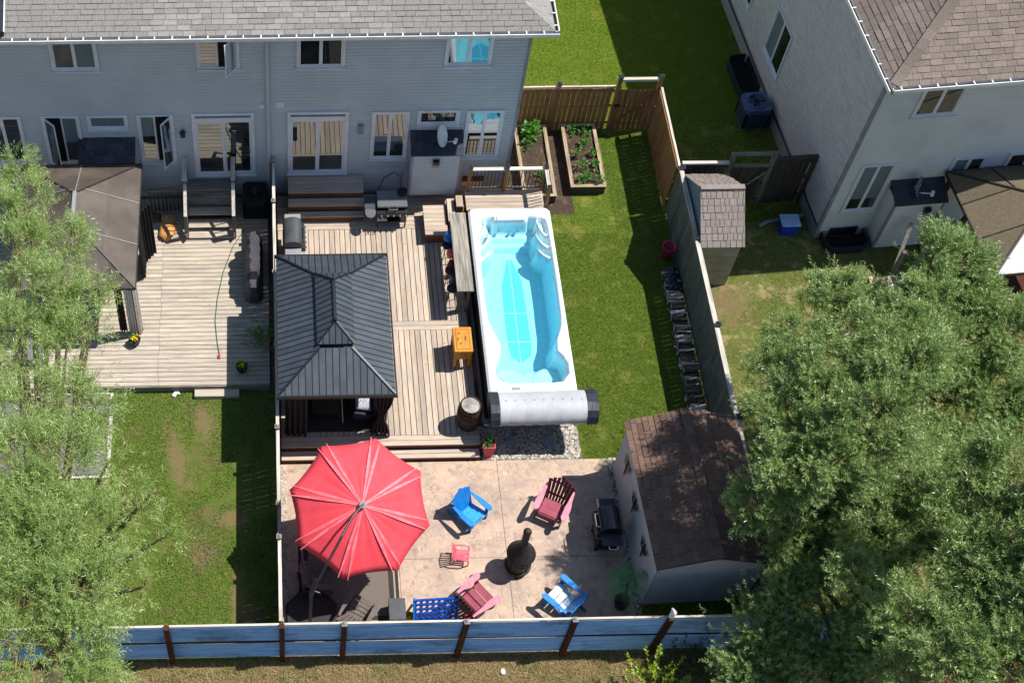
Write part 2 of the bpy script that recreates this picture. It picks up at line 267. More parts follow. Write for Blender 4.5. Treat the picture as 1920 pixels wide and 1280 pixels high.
# ---------------------------------------------------------------- mesh helpers
class MB:
    def __init__(s): s.v = []; s.f = []; s.mi = []; s.cur = 0
    def face(s, pts):
        b = len(s.v); s.v += [tuple(p) for p in pts]; s.f.append(tuple(range(b, b+len(pts)))); s.mi.append(s.cur)
    def hull8(s, p):
        b = len(s.v); s.v += [tuple(q) for q in p]
        for q in ((0, 3, 2, 1), (4, 5, 6, 7), (0, 1, 5, 4), (1, 2, 6, 5), (2, 3, 7, 6), (3, 0, 4, 7)): s.f.append(tuple(b+i for i in q)); s.mi.append(s.cur)
        return s
    def box(s, x0, x1, y0, y1, z0, z1):
        return s.hull8([(x0, y0, z0), (x1, y0, z0), (x1, y1, z0), (x0, y1, z0), (x0, y0, z1), (x1, y0, z1), (x1, y1, z1), (x0, y1, z1)])
    def prism(s, poly, z0, z1):
        n = len(poly); b = len(s.v); s.v += [(p[0], p[1], z0) for p in poly]+[(p[0], p[1], z1) for p in poly]
        s.f.append(tuple(b+i for i in reversed(range(n)))); s.f.append(tuple(b+n+i for i in range(n))); s.mi += [s.cur]*2
        for i in range(n): j = (i+1) % n; s.f.append((b+i, b+j, b+n+j, b+n+i)); s.mi.append(s.cur)
        return s
    def slab(s, pts, nrm, t0, t1):      # planar 3-D polygon thickened along nrm
        n = len(pts); b = len(s.v); N = Vector(nrm)
        s.v += [tuple(Vector(p)+N*t0) for p in pts]+[tuple(Vector(p)+N*t1) for p in pts]
        s.f.append(tuple(b+i for i in reversed(range(n)))); s.f.append(tuple(b+n+i for i in range(n))); s.mi += [s.cur]*2
        for i in range(n): j = (i+1) % n; s.f.append((b+i, b+j, b+n+j, b+n+i)); s.mi.append(s.cur)
        return s
    def bar(s, a, b, w, h, upv=(0, 0, 1)):
        a = Vector(a); b = Vector(b); d = (b-a).normalized(); U = Vector(upv)
        if abs(d.dot(U)) > .99: U = Vector((0, 1, 0))
        r = d.cross(U).normalized()*w/2; u = r.cross(d).normalized()*h/2
        return s.hull8([a-r-u, a+r-u, b+r-u, b-r-u, a-r+u, a+r+u, b+r+u, b-r+u])
    def tube(s, pts, r, n=8, cap=True):
        pts = [Vector(p) for p in pts]; m = len(pts); rs = r if isinstance(r, (list, tuple)) else [r]*m; b = len(s.v); pu = None
        for i, p in enumerate(pts):
            d = (pts[min(i+1, m-1)]-pts[max(i-1, 0)]).normalized()
            if pu is None: pu = Vector((0, 0, 1)) if abs(d.z) < .9 else Vector((1, 0, 0))
            x = d.cross(pu).normalized(); y = x.cross(d).normalized(); pu = y
            for k in range(n):
                a = 2*PI*k/n; s.v.append(tuple(p+(x*cos(a)+y*sin(a))*rs[i]))
        for i in range(m-1):
            for k in range(n):
                j = (k+1) % n; s.f.append((b+i*n+k, b+i*n+j, b+(i+1)*n+j, b+(i+1)*n+k)); s.mi.append(s.cur)
        if cap:
            s.f.append(tuple(b+k for k in reversed(range(n)))); s.f.append(tuple(b+(m-1)*n+k for k in range(n))); s.mi += [s.cur]*2
        return s
    def lathe(s, c, prof, n=20, cap=True):   # prof: (r, z)
        b = len(s.v); m = len(prof)
        for (r, z) in prof:
            for k in range(n): a = 2*PI*k/n; s.v.append((c[0]+r*cos(a), c[1]+r*sin(a), c[2]+z))
        for i in range(m-1):
            for k in range(n):
                j = (k+1) % n; s.f.append((b+i*n+k, b+i*n+j, b+(i+1)*n+j, b+(i+1)*n+k)); s.mi.append(s.cur)
        if cap:
            s.f.append(tuple(b+k for k in reversed(range(n)))); s.f.append(tuple(b+(m-1)*n+k for k in range(n))); s.mi += [s.cur]*2
        return s
    def build(s, name, m, parent=None, smooth=False, local=False, bevel=0):
        me = bpy.data.meshes.new(name); off = Vector((0, 0, 0))
        if parent is not None and not local:
            q = parent
            while q is not None: off += q.location; q = q.parent
        me.from_pydata([(x-off.x, y-off.y, z-off.z) for x, y, z in s.v], [], s.f)
        ms = m if isinstance(m, (list, tuple)) else [m]
        for q in ms: me.materials.append(q)
        if len(ms) > 1: me.polygons.foreach_set('material_index', s.mi)
        if smooth: me.polygons.foreach_set('use_smooth', [True]*len(me.polygons))
        o = bpy.data.objects.new(name, me); COL.objects.link(o)
        if parent is not None: o.parent = parent
        if bevel:
            bm = o.modifiers.new('bevel', 'BEVEL'); bm.width = bevel; bm.segments = 1; bm.limit_method = 'ANGLE'
        return o
def tag(o, label=None, cat=None, group=None, kind=None):
    if label: o['label'] = label
    if cat: o['category'] = cat
    if group: o['group'] = group
    if kind: o['kind'] = kind
    return o
def thing(name, label, cat, loc=(0, 0, 0), group=None, rz=0):
    o = bpy.data.objects.new(name, None); COL.objects.link(o); o.location = loc; o.rotation_euler = (0, 0, rz); o.empty_display_size = .2
    return tag(o, label, cat, group)
def npmesh(name, V, F, m, parent=None, tint=None, kind=None):
    me = bpy.data.meshes.new(name); k = F.shape[1]; nF = len(F)
    off = np.array(parent.location) if parent is not None else np.zeros(3)
    me.vertices.add(len(V)); me.vertices.foreach_set('co', (V-off).astype(np.float32).ravel())
    me.loops.add(nF*k); me.loops.foreach_set('vertex_index', F.astype(np.int32).ravel())
    me.polygons.add(nF); me.polygons.foreach_set('loop_start', np.arange(0, nF*k, k, dtype=np.int32)); me.polygons.foreach_set('loop_total', np.full(nF, k, dtype=np.int32))
    me.update(calc_edges=True); me.materials.append(m)
    if tint is not None:
        a = me.attributes.new('tint', 'FLOAT', 'POINT'); a.data.foreach_set('value', tint.astype(np.float32))
    o = bpy.data.objects.new(name, me); COL.objects.link(o)
    if parent is not None: o.parent = parent
    if kind: o['kind'] = kind
    return o
def sheet(name, poly, z, m):
    b = MB(); b.face([(x, y, z) for x, y in poly]); return tag(b.build(name, m), kind='structure')
def inpoly(P, poly):
    x, y = P[:, 0], P[:, 1]; c = np.zeros(len(P), bool); n = len(poly)
    for i in range(n):
        x0, y0 = poly[i]; x1, y1 = poly[(i+1) % n]
        if y0 == y1: continue
        c ^= ((y0 > y) != (y1 > y)) & (x < (x1-x0)*(y-y0)/(y1-y0)+x0)
    return c
def rect(x0, x1, y0, y1): return [(x0, y0), (x1, y0), (x1, y1), (x0, y1)]
class Fr:                                    # wall frame: u along, n outward
    def __init__(s, o, ang): s.o = Vector(o); s.u = Vector((cos(ang), sin(ang), 0)); s.n = Vector((sin(ang), -cos(ang), 0))
    def p(s, u, n, z): q = s.o+s.u*u+s.n*n; return (q.x, q.y, z)
    def box(s, b, u0, u1, n0, n1, z0, z1):
        return b.hull8([s.p(u0, n1, z0), s.p(u1, n1, z0), s.p(u1, n0, z0), s.p(u0, n0, z0), s.p(u0, n1, z1), s.p(u1, n1, z1), s.p(u1, n0, z1), s.p(u0, n0, z1)])
def lap(b, f, u0, u1, z0, z1, pitch=.115, d=.02, off=0.):
    z = z0
    while z < z1-.01:
        zt = min(z+pitch, z1)
        zm = z+(zt-z)*.72
        b.face([f.p(u0, off+d, z), f.p(u1, off+d, z), f.p(u1, off+d, zm), f.p(u0, off+d, zm)])
        b.face([f.p(u0, off+d, zm), f.p(u1, off+d, zm), f.p(u1, off, zt), f.p(u0, off, zt)])
        b.face([f.p(u0, off, z), f.p(u1, off, z), f.p(u1, off+d, z), f.p(u0, off+d, z)]); z = zt
def clip(poly, a, b, c):                     # keep a*u+b*v+c >= 0
    o = []; n = len(poly)
    for i in range(n):
        p, q = poly[i], poly[(i+1) % n]; dp = a*p[0]+b*p[1]+c; dq = a*q[0]+b*q[1]+c
        if dp >= 0: o.append(p)
        if (dp >= 0) != (dq >= 0): t = dp/(dp-dq); o.append((p[0]+(q[0]-p[0])*t, p[1]+(q[1]-p[1])*t))
    return o
def area(p): return abs(sum(p[i][0]*p[(i+1) % len(p)][1]-p[(i+1) % len(p)][0]*p[i][1] for i in range(len(p))))/2 if len(p) > 2 else 0
def facet(poly3):
    P = [Vector(p) for p in poly3]; u = (P[1]-P[0]).normalized(); n = u.cross(P[-1]-P[0]).normalized()
    if n.z < 0: n = -n
    v = n.cross(u).normalized(); return P[0], u, v, n, [((p-P[0]).dot(u), (p-P[0]).dot(v)) for p in P]
def shingles(poly3, parent, m, course=.14, tab=.3, th=.012, score=None, budget=300, jit=.25, gap=.004):
    """lay shingle tabs on a roof facet whose first edge is the eave; returns leftover built as stuff"""
    O, u, v, n, uv = facet(poly3); us = [p[0] for p in uv]; vs = [p[1] for p in uv]; cells = []
    k = 0; y = 0
    if min(vs) < -.01: y = min(vs)
    while y < max(vs):
        x = min(us)-random.random()*tab
        while x < max(us):
            wd = tab*(1+random.uniform(-jit, jit)); q = uv
            for c in ((1, 0, -(x+gap)), (-1, 0, x+wd-gap), (0, 1, -y), (0, -1, y+course*1.08)): q = clip(q, *c)
            if area(q) > course*tab*.06: cells.append((q, random.choice((0, 0, .006, .01))))
            x += wd
        y += course; k += 1
    def w(p, h): return O+u*p[0]+v*p[1]+n*h
    if score: cells.sort(key=lambda c: -score(w(c[0][0], 0)))
    for i, (q, dz) in enumerate(cells[:budget]):
        y0 = min(p[1] for p in q); b = MB(); top = []; bot = []
        for p in q:
            r = (p[1]-y0)/(course*1.08); top.append(w(p, th*(1.4-r)+dz*(1-r))); bot.append(w(p, -.004))
        nn = len(q); b.v = [tuple(a) for a in bot+top]; b.f = [tuple(range(nn, 2*nn))]+[(a, (a+1) % nn, nn+(a+1) % nn, nn+a) for a in range(nn)]; b.mi = [0]*len(b.f)
        b.build('shingle', m, parent)
    if len(cells) > budget:
        b = MB()
        for q, dz in cells[budget:]:
            y0 = min(p[1] for p in q); top = []; bot = []
            for p in q:
                r = (p[1]-y0)/(course*1.08); top.append(w(p, th*(1.4-r)+dz*(1-r))); bot.append(w(p, -.004))
            nn = len(q); B = len(b.v); b.v += [tuple(a) for a in bot+top]; b.f += [tuple(B+a for a in range(nn, 2*nn))]+[(B+a, B+(a+1) % nn, B+nn+(a+1) % nn, B+nn+a) for a in range(nn)]
        b.mi = [0]*len(b.f); tag(b.build('shingle_courses', m, parent), kind='stuff')

# ---------------------------------------------------------------- ground
sheet('ground', rect(-300, 300, -300, 400), -.012, m_verge)
sheet('verge', rect(-30, 40, 4, 12.72), -.006, m_verge)
sheet('lawn_left', rect(-12, 0, 12.72, 20.25), 0, m_lawn2)
sheet('soil_strip', rect(-12, 11.2, 20.25, 27), -.004, m_dirt)
LAWN = [(7.6, 12.8), (11.25, 12.8), (11.25, 29.2), (6.6, 29.2), (6.6, 24), (7.6, 24)]
sheet('lawn_centre', LAWN, .002, m_lawn1)
sheet('lawn_side', [(6.5, 29.15), (15.3, 29.15), (14.2, 60), (6.5, 60)], .004, m_lawn4)
sheet('lawn_gap', rect(11.25, 15.6, 25.5, 29.15), .004, m_lawn1)
sheet('lawn_right', rect(11.25, 26, 12.72, 25.5), .004, m_lawn3)
sheet('patio', [(.06, 12.85), (8.62, 12.85), (8.42, 17.3), (8.34, 17.9), (.06, 17.9)], .02, m_patio)
bj = MB()
for (x0, x1, y0, y1) in ((5.55, 5.562, 12.86, 17.9), (2.9, 2.912, 12.86, 17.9), (.1, 8.5, 15.2, 15.21)): bj.box(x0, x1, y0, y1, .016, .0235)
tag(bj.build('patio_joint', mat('dark joint groove', '#6c5a50', '#5c4c44', rough=1)), kind='structure')  # darker strips mark the patio joints
sheet('gravel_bed', [(5.2, 17.9), (7.75, 17.9), (7.75, 18.9), (5.2, 18.9)], .012, m_gravelbase)
sheet('shed_gravel', [(8.35, 17.9), (8.62, 17.9), (8.6, 17.3), (8.64, 13), (8.47, 13), (8.42, 16.4), (8.36, 17.5)], .026, m_gravelbase)
sheet('bed_path', rect(6.6, 8.6, 25.9, 29.1), .008, m_soil)
sheet('paved_slab', rect(-8.5, -4.35, 17.7, 20.1), .03, m_asph)
def ray(px_, py_, z):
    d = fw+rt*((px_-553.886)/2698.66)-up*((py_-640)/2698.66); k = (z-H)/d.z; return (d.x*k, d.y*k, z)
def blob(cx, cy, rx, ry, rot=0, n=18): 
    o = []
    for k in range(n):
        a = 2*PI*k/n; q = 1+random.uniform(-.22, .22); x = rx*q*cos(a); y = ry*q*sin(a); o.append((cx+x*cos(rot)-y*sin(rot), cy+x*sin(rot)+y*cos(rot)))
    return o
# grass blades as real geometry
def blades(name, poly, n, h, wdt, m, z=0., mask=None):
    a = np.array(poly); lo, hi = a.min(0), a.max(0); P = RNG.uniform(lo, hi, (int(n*1.6), 2)); P = P[inpoly(P, poly)][:n]
    if mask is not None: P = P[mask(P)]
    k = len(P); an = RNG.uniform(0, 2*PI, k); hh = h*RNG.uniform(.5, 1.3, k); ww = wdt*RNG.uniform(.6, 1.4, k)
    d = np.stack([np.cos(an), np.sin(an)], 1); le = RNG.normal(0, .7, (k, 2))*hh[:, None]
    B = np.zeros((k, 3, 3)); B[:, 0, :2] = P-d*ww[:, None]/2; B[:, 1, :2] = P+d*ww[:, None]/2; B[:, 2, :2] = P+le
    B[:, :, 2] = z; B[:, 2, 2] = z+hh
    t = np.repeat(RNG.uniform(0, 1, k), 3); F = np.arange(k*3).reshape(k, 3)
    return tag(npmesh(name, B.reshape(-1, 3), F, m, tint=t), 'short blades of grass growing over the '+name.split('_', 1)[1].replace('_', ' '), 'grass', kind='stuff')
def clump(P, sc, thr, seed=0):
    r = np.random.default_rng(seed); s = np.zeros(len(P))
    for _ in range(14):
        k = r.normal(0, 1, 2)*sc; s += np.sin(P@k+r.uniform(0, 6.28))
    return s/math.sqrt(7) > thr
def notpatch(P):
    m = np.ones(len(P), bool); q_ = RNG.uniform(.25, 1.3, len(P))
    for (cx, cy, rx, ry) in ((-2.55, 18.0, .3, 1.2), (-1.9, 19.2, .3, .5), (-1.15, 16.4, .35, .3), (-1.0, 14.2, .2, .9)): m &= ((P[:, 0]-cx)/rx)**2+((P[:, 1]-cy)/ry)**2 > q_
    return m
blades('grass_middle_lawn', [(7.62, 17.5), (8.4, 17.4), (8.6, 17.8), (11.1, 17.8), (11.1, 29), (9.7, 29), (9.7, 25.2), (7.62, 25.2)], 90000, .035, .011, m_gb1)
blades('grass_weedy_left_lawn', rect(-8, -.05, 12.85, 20.1), 70000, .05, .02, m_gb2, mask=lambda P: notpatch(P) & clump(P, 2.2, -.7, 3))
blades('grass_patchy_right_lawn', rect(11.35, 17.5, 17, 25.4), 60000, .04, .014, m_gb3, mask=lambda P: clump(P, 3.0, -.2, 5) & ~inpoly(P, [(12.9, 22.6), (13.1, 23.3), (12.5, 23.5), (11.6, 23.3), (11.6, 22.0), (12.4, 21.9)]))
blades('grass_bright_side_lawn', rect(6.7, 14.5, 29.2, 36), 60000, .045, .014, m_gb1)
blades('grass_dry_straw_verge', rect(-8, 9.5, 11.2, 12.6), 26000, .09, .012, m_gbs)
blades('grass_green_verge_weeds', rect(-8, 9.5, 11.2, 12.62), 6000, .12, .016, m_gb2, mask=lambda P: clump(P, 2.5, .6, 8))
# gravel stones as stuff
def stones(name, poly, n, r, m, z, label):
    a = np.array(poly); P = RNG.uniform(a.min(0), a.max(0), (n*2, 2)); P = P[inpoly(P, poly)][:n]; k = len(P)
    base = np.array([(1, 0, 0), (0, 1, 0), (-1, 0, 0), (0, -1, 0), (0, 0, 1), (.7, .7, .5), (-.7, .7, .55), (-.7, -.7, .5), (.7, -.7, .5)], float)
    F0 = np.array([(0, 5, 4), (5, 1, 4), (1, 6, 4), (6, 2, 4), (2, 7, 4), (7, 3, 4), (3, 8, 4), (8, 0, 4)])
    rr = r*RNG.uniform(.5, 1.3, (k, 1, 1)); an = RNG.uniform(0, 6.28, k); c, s_ = np.cos(an), np.sin(an)
    V = base[None]*rr*RNG.uniform(.7, 1.2, (k, 9, 3)); x = V[:, :, 0]*c[:, None]-V[:, :, 1]*s_[:, None]; y = V[:, :, 0]*s_[:, None]+V[:, :, 1]*c[:, None]
    V[:, :, 0] = x+P[:, :1]; V[:, :, 1] = y+P[:, 1:]; V[:, :, 2] = V[:, :, 2]*.7+z
    F = (F0[None]+np.arange(k)[:, None, None]*9).reshape(-1, 3)
    return tag(npmesh(name, V.reshape(-1, 3), F, m, tint=np.repeat(RNG.uniform(0, 1, k), 9)), label, 'gravel', kind='stuff')
m_peb = leafmat('river pebble', '#c2bbae', '#7d766c', 0.0, .85)
stones('gravel', [(5.2, 17.93), (7.72, 17.93), (7.72, 18.88), (5.2, 18.88)], 1500, .035, m_peb, .012, 'rounded river gravel in the bed below the swim spa')
stones('gravel', [(8.34, 17.9), (8.62, 17.9), (8.58, 17.3), (8.62, 13.3), (8.48, 13.3), (8.42, 16.4), (8.36, 17.5)], 420, .035, m_peb, .026, 'rounded river gravel along the foot of the shed wall')
stones('gravel', rect(.07, .2, 12.9, 17.85), 300, .03, m_peb, .02, 'narrow strip of river gravel along the left fence by the patio')
stones('gravel', rect(6.7, 7.1, 25.95, 26.6), 130, .05, m_peb, .01, 'loose white stones under the spa deck railing corner')

# ---------------------------------------------------------------- big townhouse (upper left)
WY = 26.59
house = thing('townhouse', 'pair of joined grey sided townhouses with grey shingle roof at upper left', 'house', (0, WY, 0))
F1 = Fr((0, WY, 0), 0); F1s = Fr((6.575, WY, 0), PI/2)     # right side wall faces +x
def fpt(f, u, n, z): return f.p(u, n, z)
b = MB(); b.box(-13, 6.57, WY+.01, WY+11, -.1, 6.58); lap(b, F1, -13, 6.55, .3, 6.58); lap(b, F1s, .02, 11, .3, 6.58)
hw = b.build('wall', m_siding, house)
b = MB(); b.box(-13, 6.6, WY-.012, WY+.009, -.1, .3); b.build('foundation', m_pad, house)
b = MB(); b.box(6.53, 6.61, WY-.035, WY+.05, .3, 6.58); b.build('corner_trim', m_soffit, house)
b = MB(); b.tube([(-.107, WY-.07, .3), (-.107, WY-.07, 6.4), (-.107, WY-.25, 6.6)], .045, 6); b.build('downspout', m_siding, house)
EY = 26.33; EX = 7.08; EZ = 6.67; RP = .42
def rz1(y): return EZ+RP*(y-EY)
yr = EY+6
pf = [(-13, EY, EZ), (EX, EY, EZ), (EX-6, yr, rz1(yr)), (-13, yr, rz1(yr))]
b = MB(); b.slab(pf, (0, -.39, .92), -.05, -.008); pr = [(EX, EY, EZ), (EX, EY+12, EZ), (EX-6, yr, rz1(yr))]; b.slab(pr, (.39, 0, .92), -.05, -.008)
b.face([(-13, EY, EZ-.06), (EX, EY, EZ-.06), (EX, EY+12, EZ-.06), (-13, EY+12, EZ-.06)])
roof = b.build('roof', mat('roof deck', '#5c595b', '#4c4a4c', rough=1), house)
def cscore(p): return -(Vector(p)-Vector((0, 26, 7))).length
shingles([(-9.5, EY, EZ), (EX, EY, EZ), (EX-1.9, EY+1.9, EZ+RP*1.9), (-9.5, EY+1.9, EZ+RP*1.9)], roof, m_sh1, .15, .3, .012, cscore, 270)
shingles([(EX, EY, EZ), (EX, EY+4, EZ), (EX-1.5, EY+4, EZ+RP*1.5), (EX-1.5, EY+1.5, EZ+RP*1.5)], roof, m_sh1, .15, .3, .012, cscore, 26)
def gutter(parent, a, bb, nrm, z, step=.45, w=.11):
    a = Vector(a); bb = Vector(bb); n = Vector(nrm); d = (bb-a); L = d.length; d.normalize(); g = MB()
    def q(t, o, h): p = a+d*t+n*o; return (p.x, p.y, z+h)
    def bx(t0, t1, o0, o1, h0, h1): g.hull8([q(t0, o0, h0), q(t1, o0, h0), q(t1, o1, h0), q(t0, o1, h0), q(t0, o0, h1), q(t1, o0, h1), q(t1, o1, h1), q(t0, o1, h1)])
    bx(0, L, w-.012, w+.012, -.09, .012); g.cur = 1; bx(0, L, .0, w-.012, -.09, -.075); g.cur = 0; bx(0, L, -.012, 0, -.09, -.0)
    G_ = g.build('gutter', [m_gut, m_guti], parent); t = .2
    while t < L:
        k = MB(); g2 = k
        k.hull8([q(t-.015, -.005, .004), q(t+.015, -.005, .004), q(t+.015, w+.016, .004), q(t-.015, w+.016, .004), q(t-.015, -.005, .02), q(t+.015, -.005, .02), q(t+.015, w+.016, .02), q(t-.015, w+.016, .02)])
        k.build('gutter_strap', m_gut, G_); t += step
gutter(house, (-11, EY, 0), (EX+.11, EY, 0), (0, -1, 0), EZ, .44)
gutter(house, (EX, EY, 0), (EX, EY+6, 0), (1, 0, 0), EZ, .44)
b = MB(); b.box(-7.3, -6.62, EY+.02, EY+2.6, EZ+.02, EZ+.16+.0); 
b = MB(); b.hull8([(-7.0, EY+.05, EZ+.0), (-6.6, EY+.05, EZ+.0), (-6.6, EY+3, rz1(EY+3)), (-7.0, EY+3, rz1(EY+3)), (-7.0, EY+.05, EZ+.2), (-6.6, EY+.05, EZ+.2), (-6.6, EY+3, rz1(EY+3)+.2), (-7.0, EY+3, rz1(EY+3)+.2)])
b.build('flashing_parapet', m_navy, roof)  # raised dark flashing parapet on the roof
b = MB(); b.bar((-6.58, EY+.03, EZ+.2), (-6.58, EY+3, rz1(EY+3)+.2), .03, .05); b.build('parapet_edge', m_gut, roof)

def window(parent, f, u0, u1, z0, z1, cols=2, fw=.06, openk=None, blind=None, slider=False, transom=0, wm=None):
    wm = wm or m_trim; b = MB(); D = .06
    f.box(b, u0, u0+fw, 0, D, z0, z1); f.box(b, u1-fw, u1, 0, D, z0, z1); f.box(b, u0+fw, u1-fw, 0, D, z1-fw, z1); f.box(b, u0+fw, u1-fw, 0, D, z0, z0+fw)
    zt = z1-fw
    if transom: f.box(b, u0+fw, u1-fw, 0, D+.01, z1-transom-fw*1.6, z1-transom); zt = z1-transom-fw*1.6
    W = b.build('patio_door' if slider else 'window', wm, parent)
    s = MB(); f.box(s, u0-.03, u1+.03, 0, D+.04, z0-.035, z0-.002); s.build('sill', wm, W)
    if transom: s = MB(); f.box(s, u0+fw, u1-fw, .024, .03, z1-transom, z1-fw); s.build('pane', m_glass, W)
    iw = (u1-u0-2*fw)/cols
    for c in range(cols):
        a = u0+fw+c*iw; e = a+iw; off = .026+(.014 if slider and c == 0 else 0)
        sf = .045 if not slider else .055
        if openk == c:                      # casement swung outward about its outer edge
            h = a if c == 0 else e; ang = 0.9 if c else .75; L = iw
            du = cos(ang)*L*(1 if c == 0 else -1); dn = sin(ang)*L
            def q(t, zz, k=0): return Vector(f.p(h+du*t, .05+dn*t, zz))+Vector(f.n)*k
            s = MB()
            for (t0, t1, y0, y1) in ((0, .12, z0+.05, z1-.05), (.88, 1, z0+.05, z1-.05), (.12, .88, z1-.1, z1-.05), (.12, .88, z0+.05, z0+.1)):
                s.hull8([q(t0, y0, .02), q(t1, y0, .02), q(t1, y0, -.02), q(t0, y0, -.02), q(t0, y1, .02), q(t1, y1, .02), q(t1, y1, -.02), q(t0, y1, -.02)])
            s.build('sash', wm, W)
            s = MB(); s.hull8([q(.12, z0+.1, .004), q(.88, z0+.1, .004), q(.88, z0+.1, -.004), q(.12, z0+.1, -.004), q(.12, z1-.1, .004), q(.88, z1-.1, .004), q(.88, z1-.1, -.004), q(.12, z1-.1, -.004)]); s.build('pane', m_glass, W)
            s = MB(); f.box(s, a+.01, e-.01, .022, .026, z0+fw, zt-.005); s.build('dark_opening', m_dark, W); continue
        s = MB(); f.box(s, a, a+sf, off-.012, off+.014, z0+fw, zt); f.box(s, e-sf, e, off-.012, off+.014, z0+fw, zt); f.box(s, a+sf, e-sf, off-.012, off+.014, zt-sf, zt); f.box(s, a+sf, e-sf, off-.012, off+.014, z0+fw, z0+fw+sf)
        s.build('sash', wm, W)
        s = MB(); f.box(s, a+sf, e-sf, off-.002, off+.004, z0+fw+sf, zt-sf); s.build('pane', m_glass, W)
        if blind and c in blind:
            s = MB(); f.box(s, a+sf, e-sf, off+.0045, off+.0055, z1-fw-sf-(z1-z0)*blind[c], zt-sf); s.build('blind', m_blind, W)
    return W
window(house, F1, -5.6, -4.4, 5.33, 6.55, blind={1: .9}); window(house, F1, -1.9, -.8, 5.33, 6.55, openk=1)
window(house, F1, -7.75, -6.8 + .1, 1.82, 3.65); window(house, F1, -6.16, -5.15, 1.78, 3.65, openk=0, blind={1: .5})
window(house, F1, -4.95, -3.86, 3.12, 3.65, 1, blind={0: .6}); window(house, F1, -3.62, -2.65, 1.77, 3.65, openk=1, blind={0: .4})
window(house, F1, -2.16, -.48, 1.19, 3.67, slider=True, transom=.17, fw=.09)
window(house, F1, .41, 2.06, 1.19, 3.67, slider=True, transom=.17, fw=.09)
window(house, F1, .65, 1.89, 5.32, 6.55); window(house, F1, 4.44, 5.64, 5.31, 6.55)
window(house, F1, 2.68, 3.69, 1.76, 3.63); window(house, F1, 3.9, 5.03, 3.11, 3.66, 1); window(house, F1, 5.22, 6.23, 1.77, 3.63)
b = MB(); F1.box(b, 5.35, 5.95, 0, .03, .55, .95); b.build('basement_window', m_glass, house)
b = MB(); F1.box(b, .1, .32, 0, .04, 3.85, 4.05); b.build('wall_plate', m_trim, house)
b = MB(); b.lathe((-.26, WY-.02, 3.93), [(.0, -.07), (.07, -.05), (.08, 0), (.07, .05), (0, .07)], 10); b.build('round_vent', m_gut, house)
b = MB(); F1s.box(b, .05, .3, 0, .06, 3.1, 3.5); b.build('meter_box', m_gut, house); b = MB(); F1s.box(b, .09, .26, .061, .07, 3.16, 3.44); b.build('meter_face', m_dark, house)
for x, nm in ((-2.42, 0), (2.39, 1)):
    b = MB()
    if nm: F1.box(b, x-.07, x+.07, 0, .1, 2.82, 3.15); b.build('wall_light', m_soffit, house)
    else: b.lathe((x, WY-.12, 2.95), [(.03, -.1), (.07, -.08), (.06, .05), (.09, .06), (.02, .12)], 10); b.bar((x, WY, 3.02), (x, WY-.12, 3.02), .03, .03); b.build('wall_light', m_black, house)
def bump(parent, f, u0, u1, zb, zt, depth, wallm, kids=True, zr=.32, vent=None):
    b = MB(); f.box(b, u0, u1, .0, depth-.012, zb, zt); lap(b, f, u0, u1, zb, zt, .115, .018, depth-.012)
    W = b.build('bay', wallm, parent)
    for u in (u0, u1): s = MB(); f.box(s, u-.04 if u == u0 else u-.03, u+.03 if u == u0 else u+.04, depth-.05, depth+.008, zb, zt); s.build('corner_trim', m_soffit, W)
    pts = [f.p(u0-.06, depth+.08, zt), f.p(u1+.06, depth+.08, zt), f.p(u1+.06, .0, zt+zr), f.p(u0-.06, .0, zt+zr)]
    s = MB(); nn = (Vector(pts[1])-Vector(pts[0])).cross(Vector(pts[3])-Vector(pts[0])).normalized(); s.slab(pts, nn, -.03, -.005)
    for u in (u0, u1): s.face([f.p(u, depth, zt), f.p(u, 0, zt), f.p(u, 0, zt+zr)])
    R = s.build('bay_roof', m_shd, W)
    O, U, V, N, uv = facet(pts); 
    L = uv[1][0]; Dp = uv[2][1]; nr = 4
    for i in range(nr):
        x = -random.random()*.25
        while x < L:
            wd = random.uniform(.2, .34); q = uv
            for c in ((1, 0, -(x+.004)), (-1, 0, x+wd-.004), (0, 1, -i*Dp/nr), (0, -1, (i+1)*Dp/nr+.01)): q = clip(q, *c)
            if area(q) > .002: k = MB(); k.slab([O+U*p[0]+V*p[1] for p in q], N, 0, random.choice((.008, .014))); k.build('shingle', m_shd, W)
            x += wd
    if vent is not None:
        v = MB(); f.box(v, vent-.1, vent+.1, depth, depth+.02, zt-.55, zt-.2); v.build('vent_plate', m_soffit, W)
        v = MB(); f.box(v, vent-.08, vent+.08, depth+.02, depth+.12, zt-.34, zt-.22); v.build('vent_hood', m_black, W)
    return W
bump(house, F1, 3.8, 5.12, .85, 2.56, .6, m_siding, vent=4.45)
bump(house, F1, -5.2, -3.78, .5, 2.45, .6, m_siding)
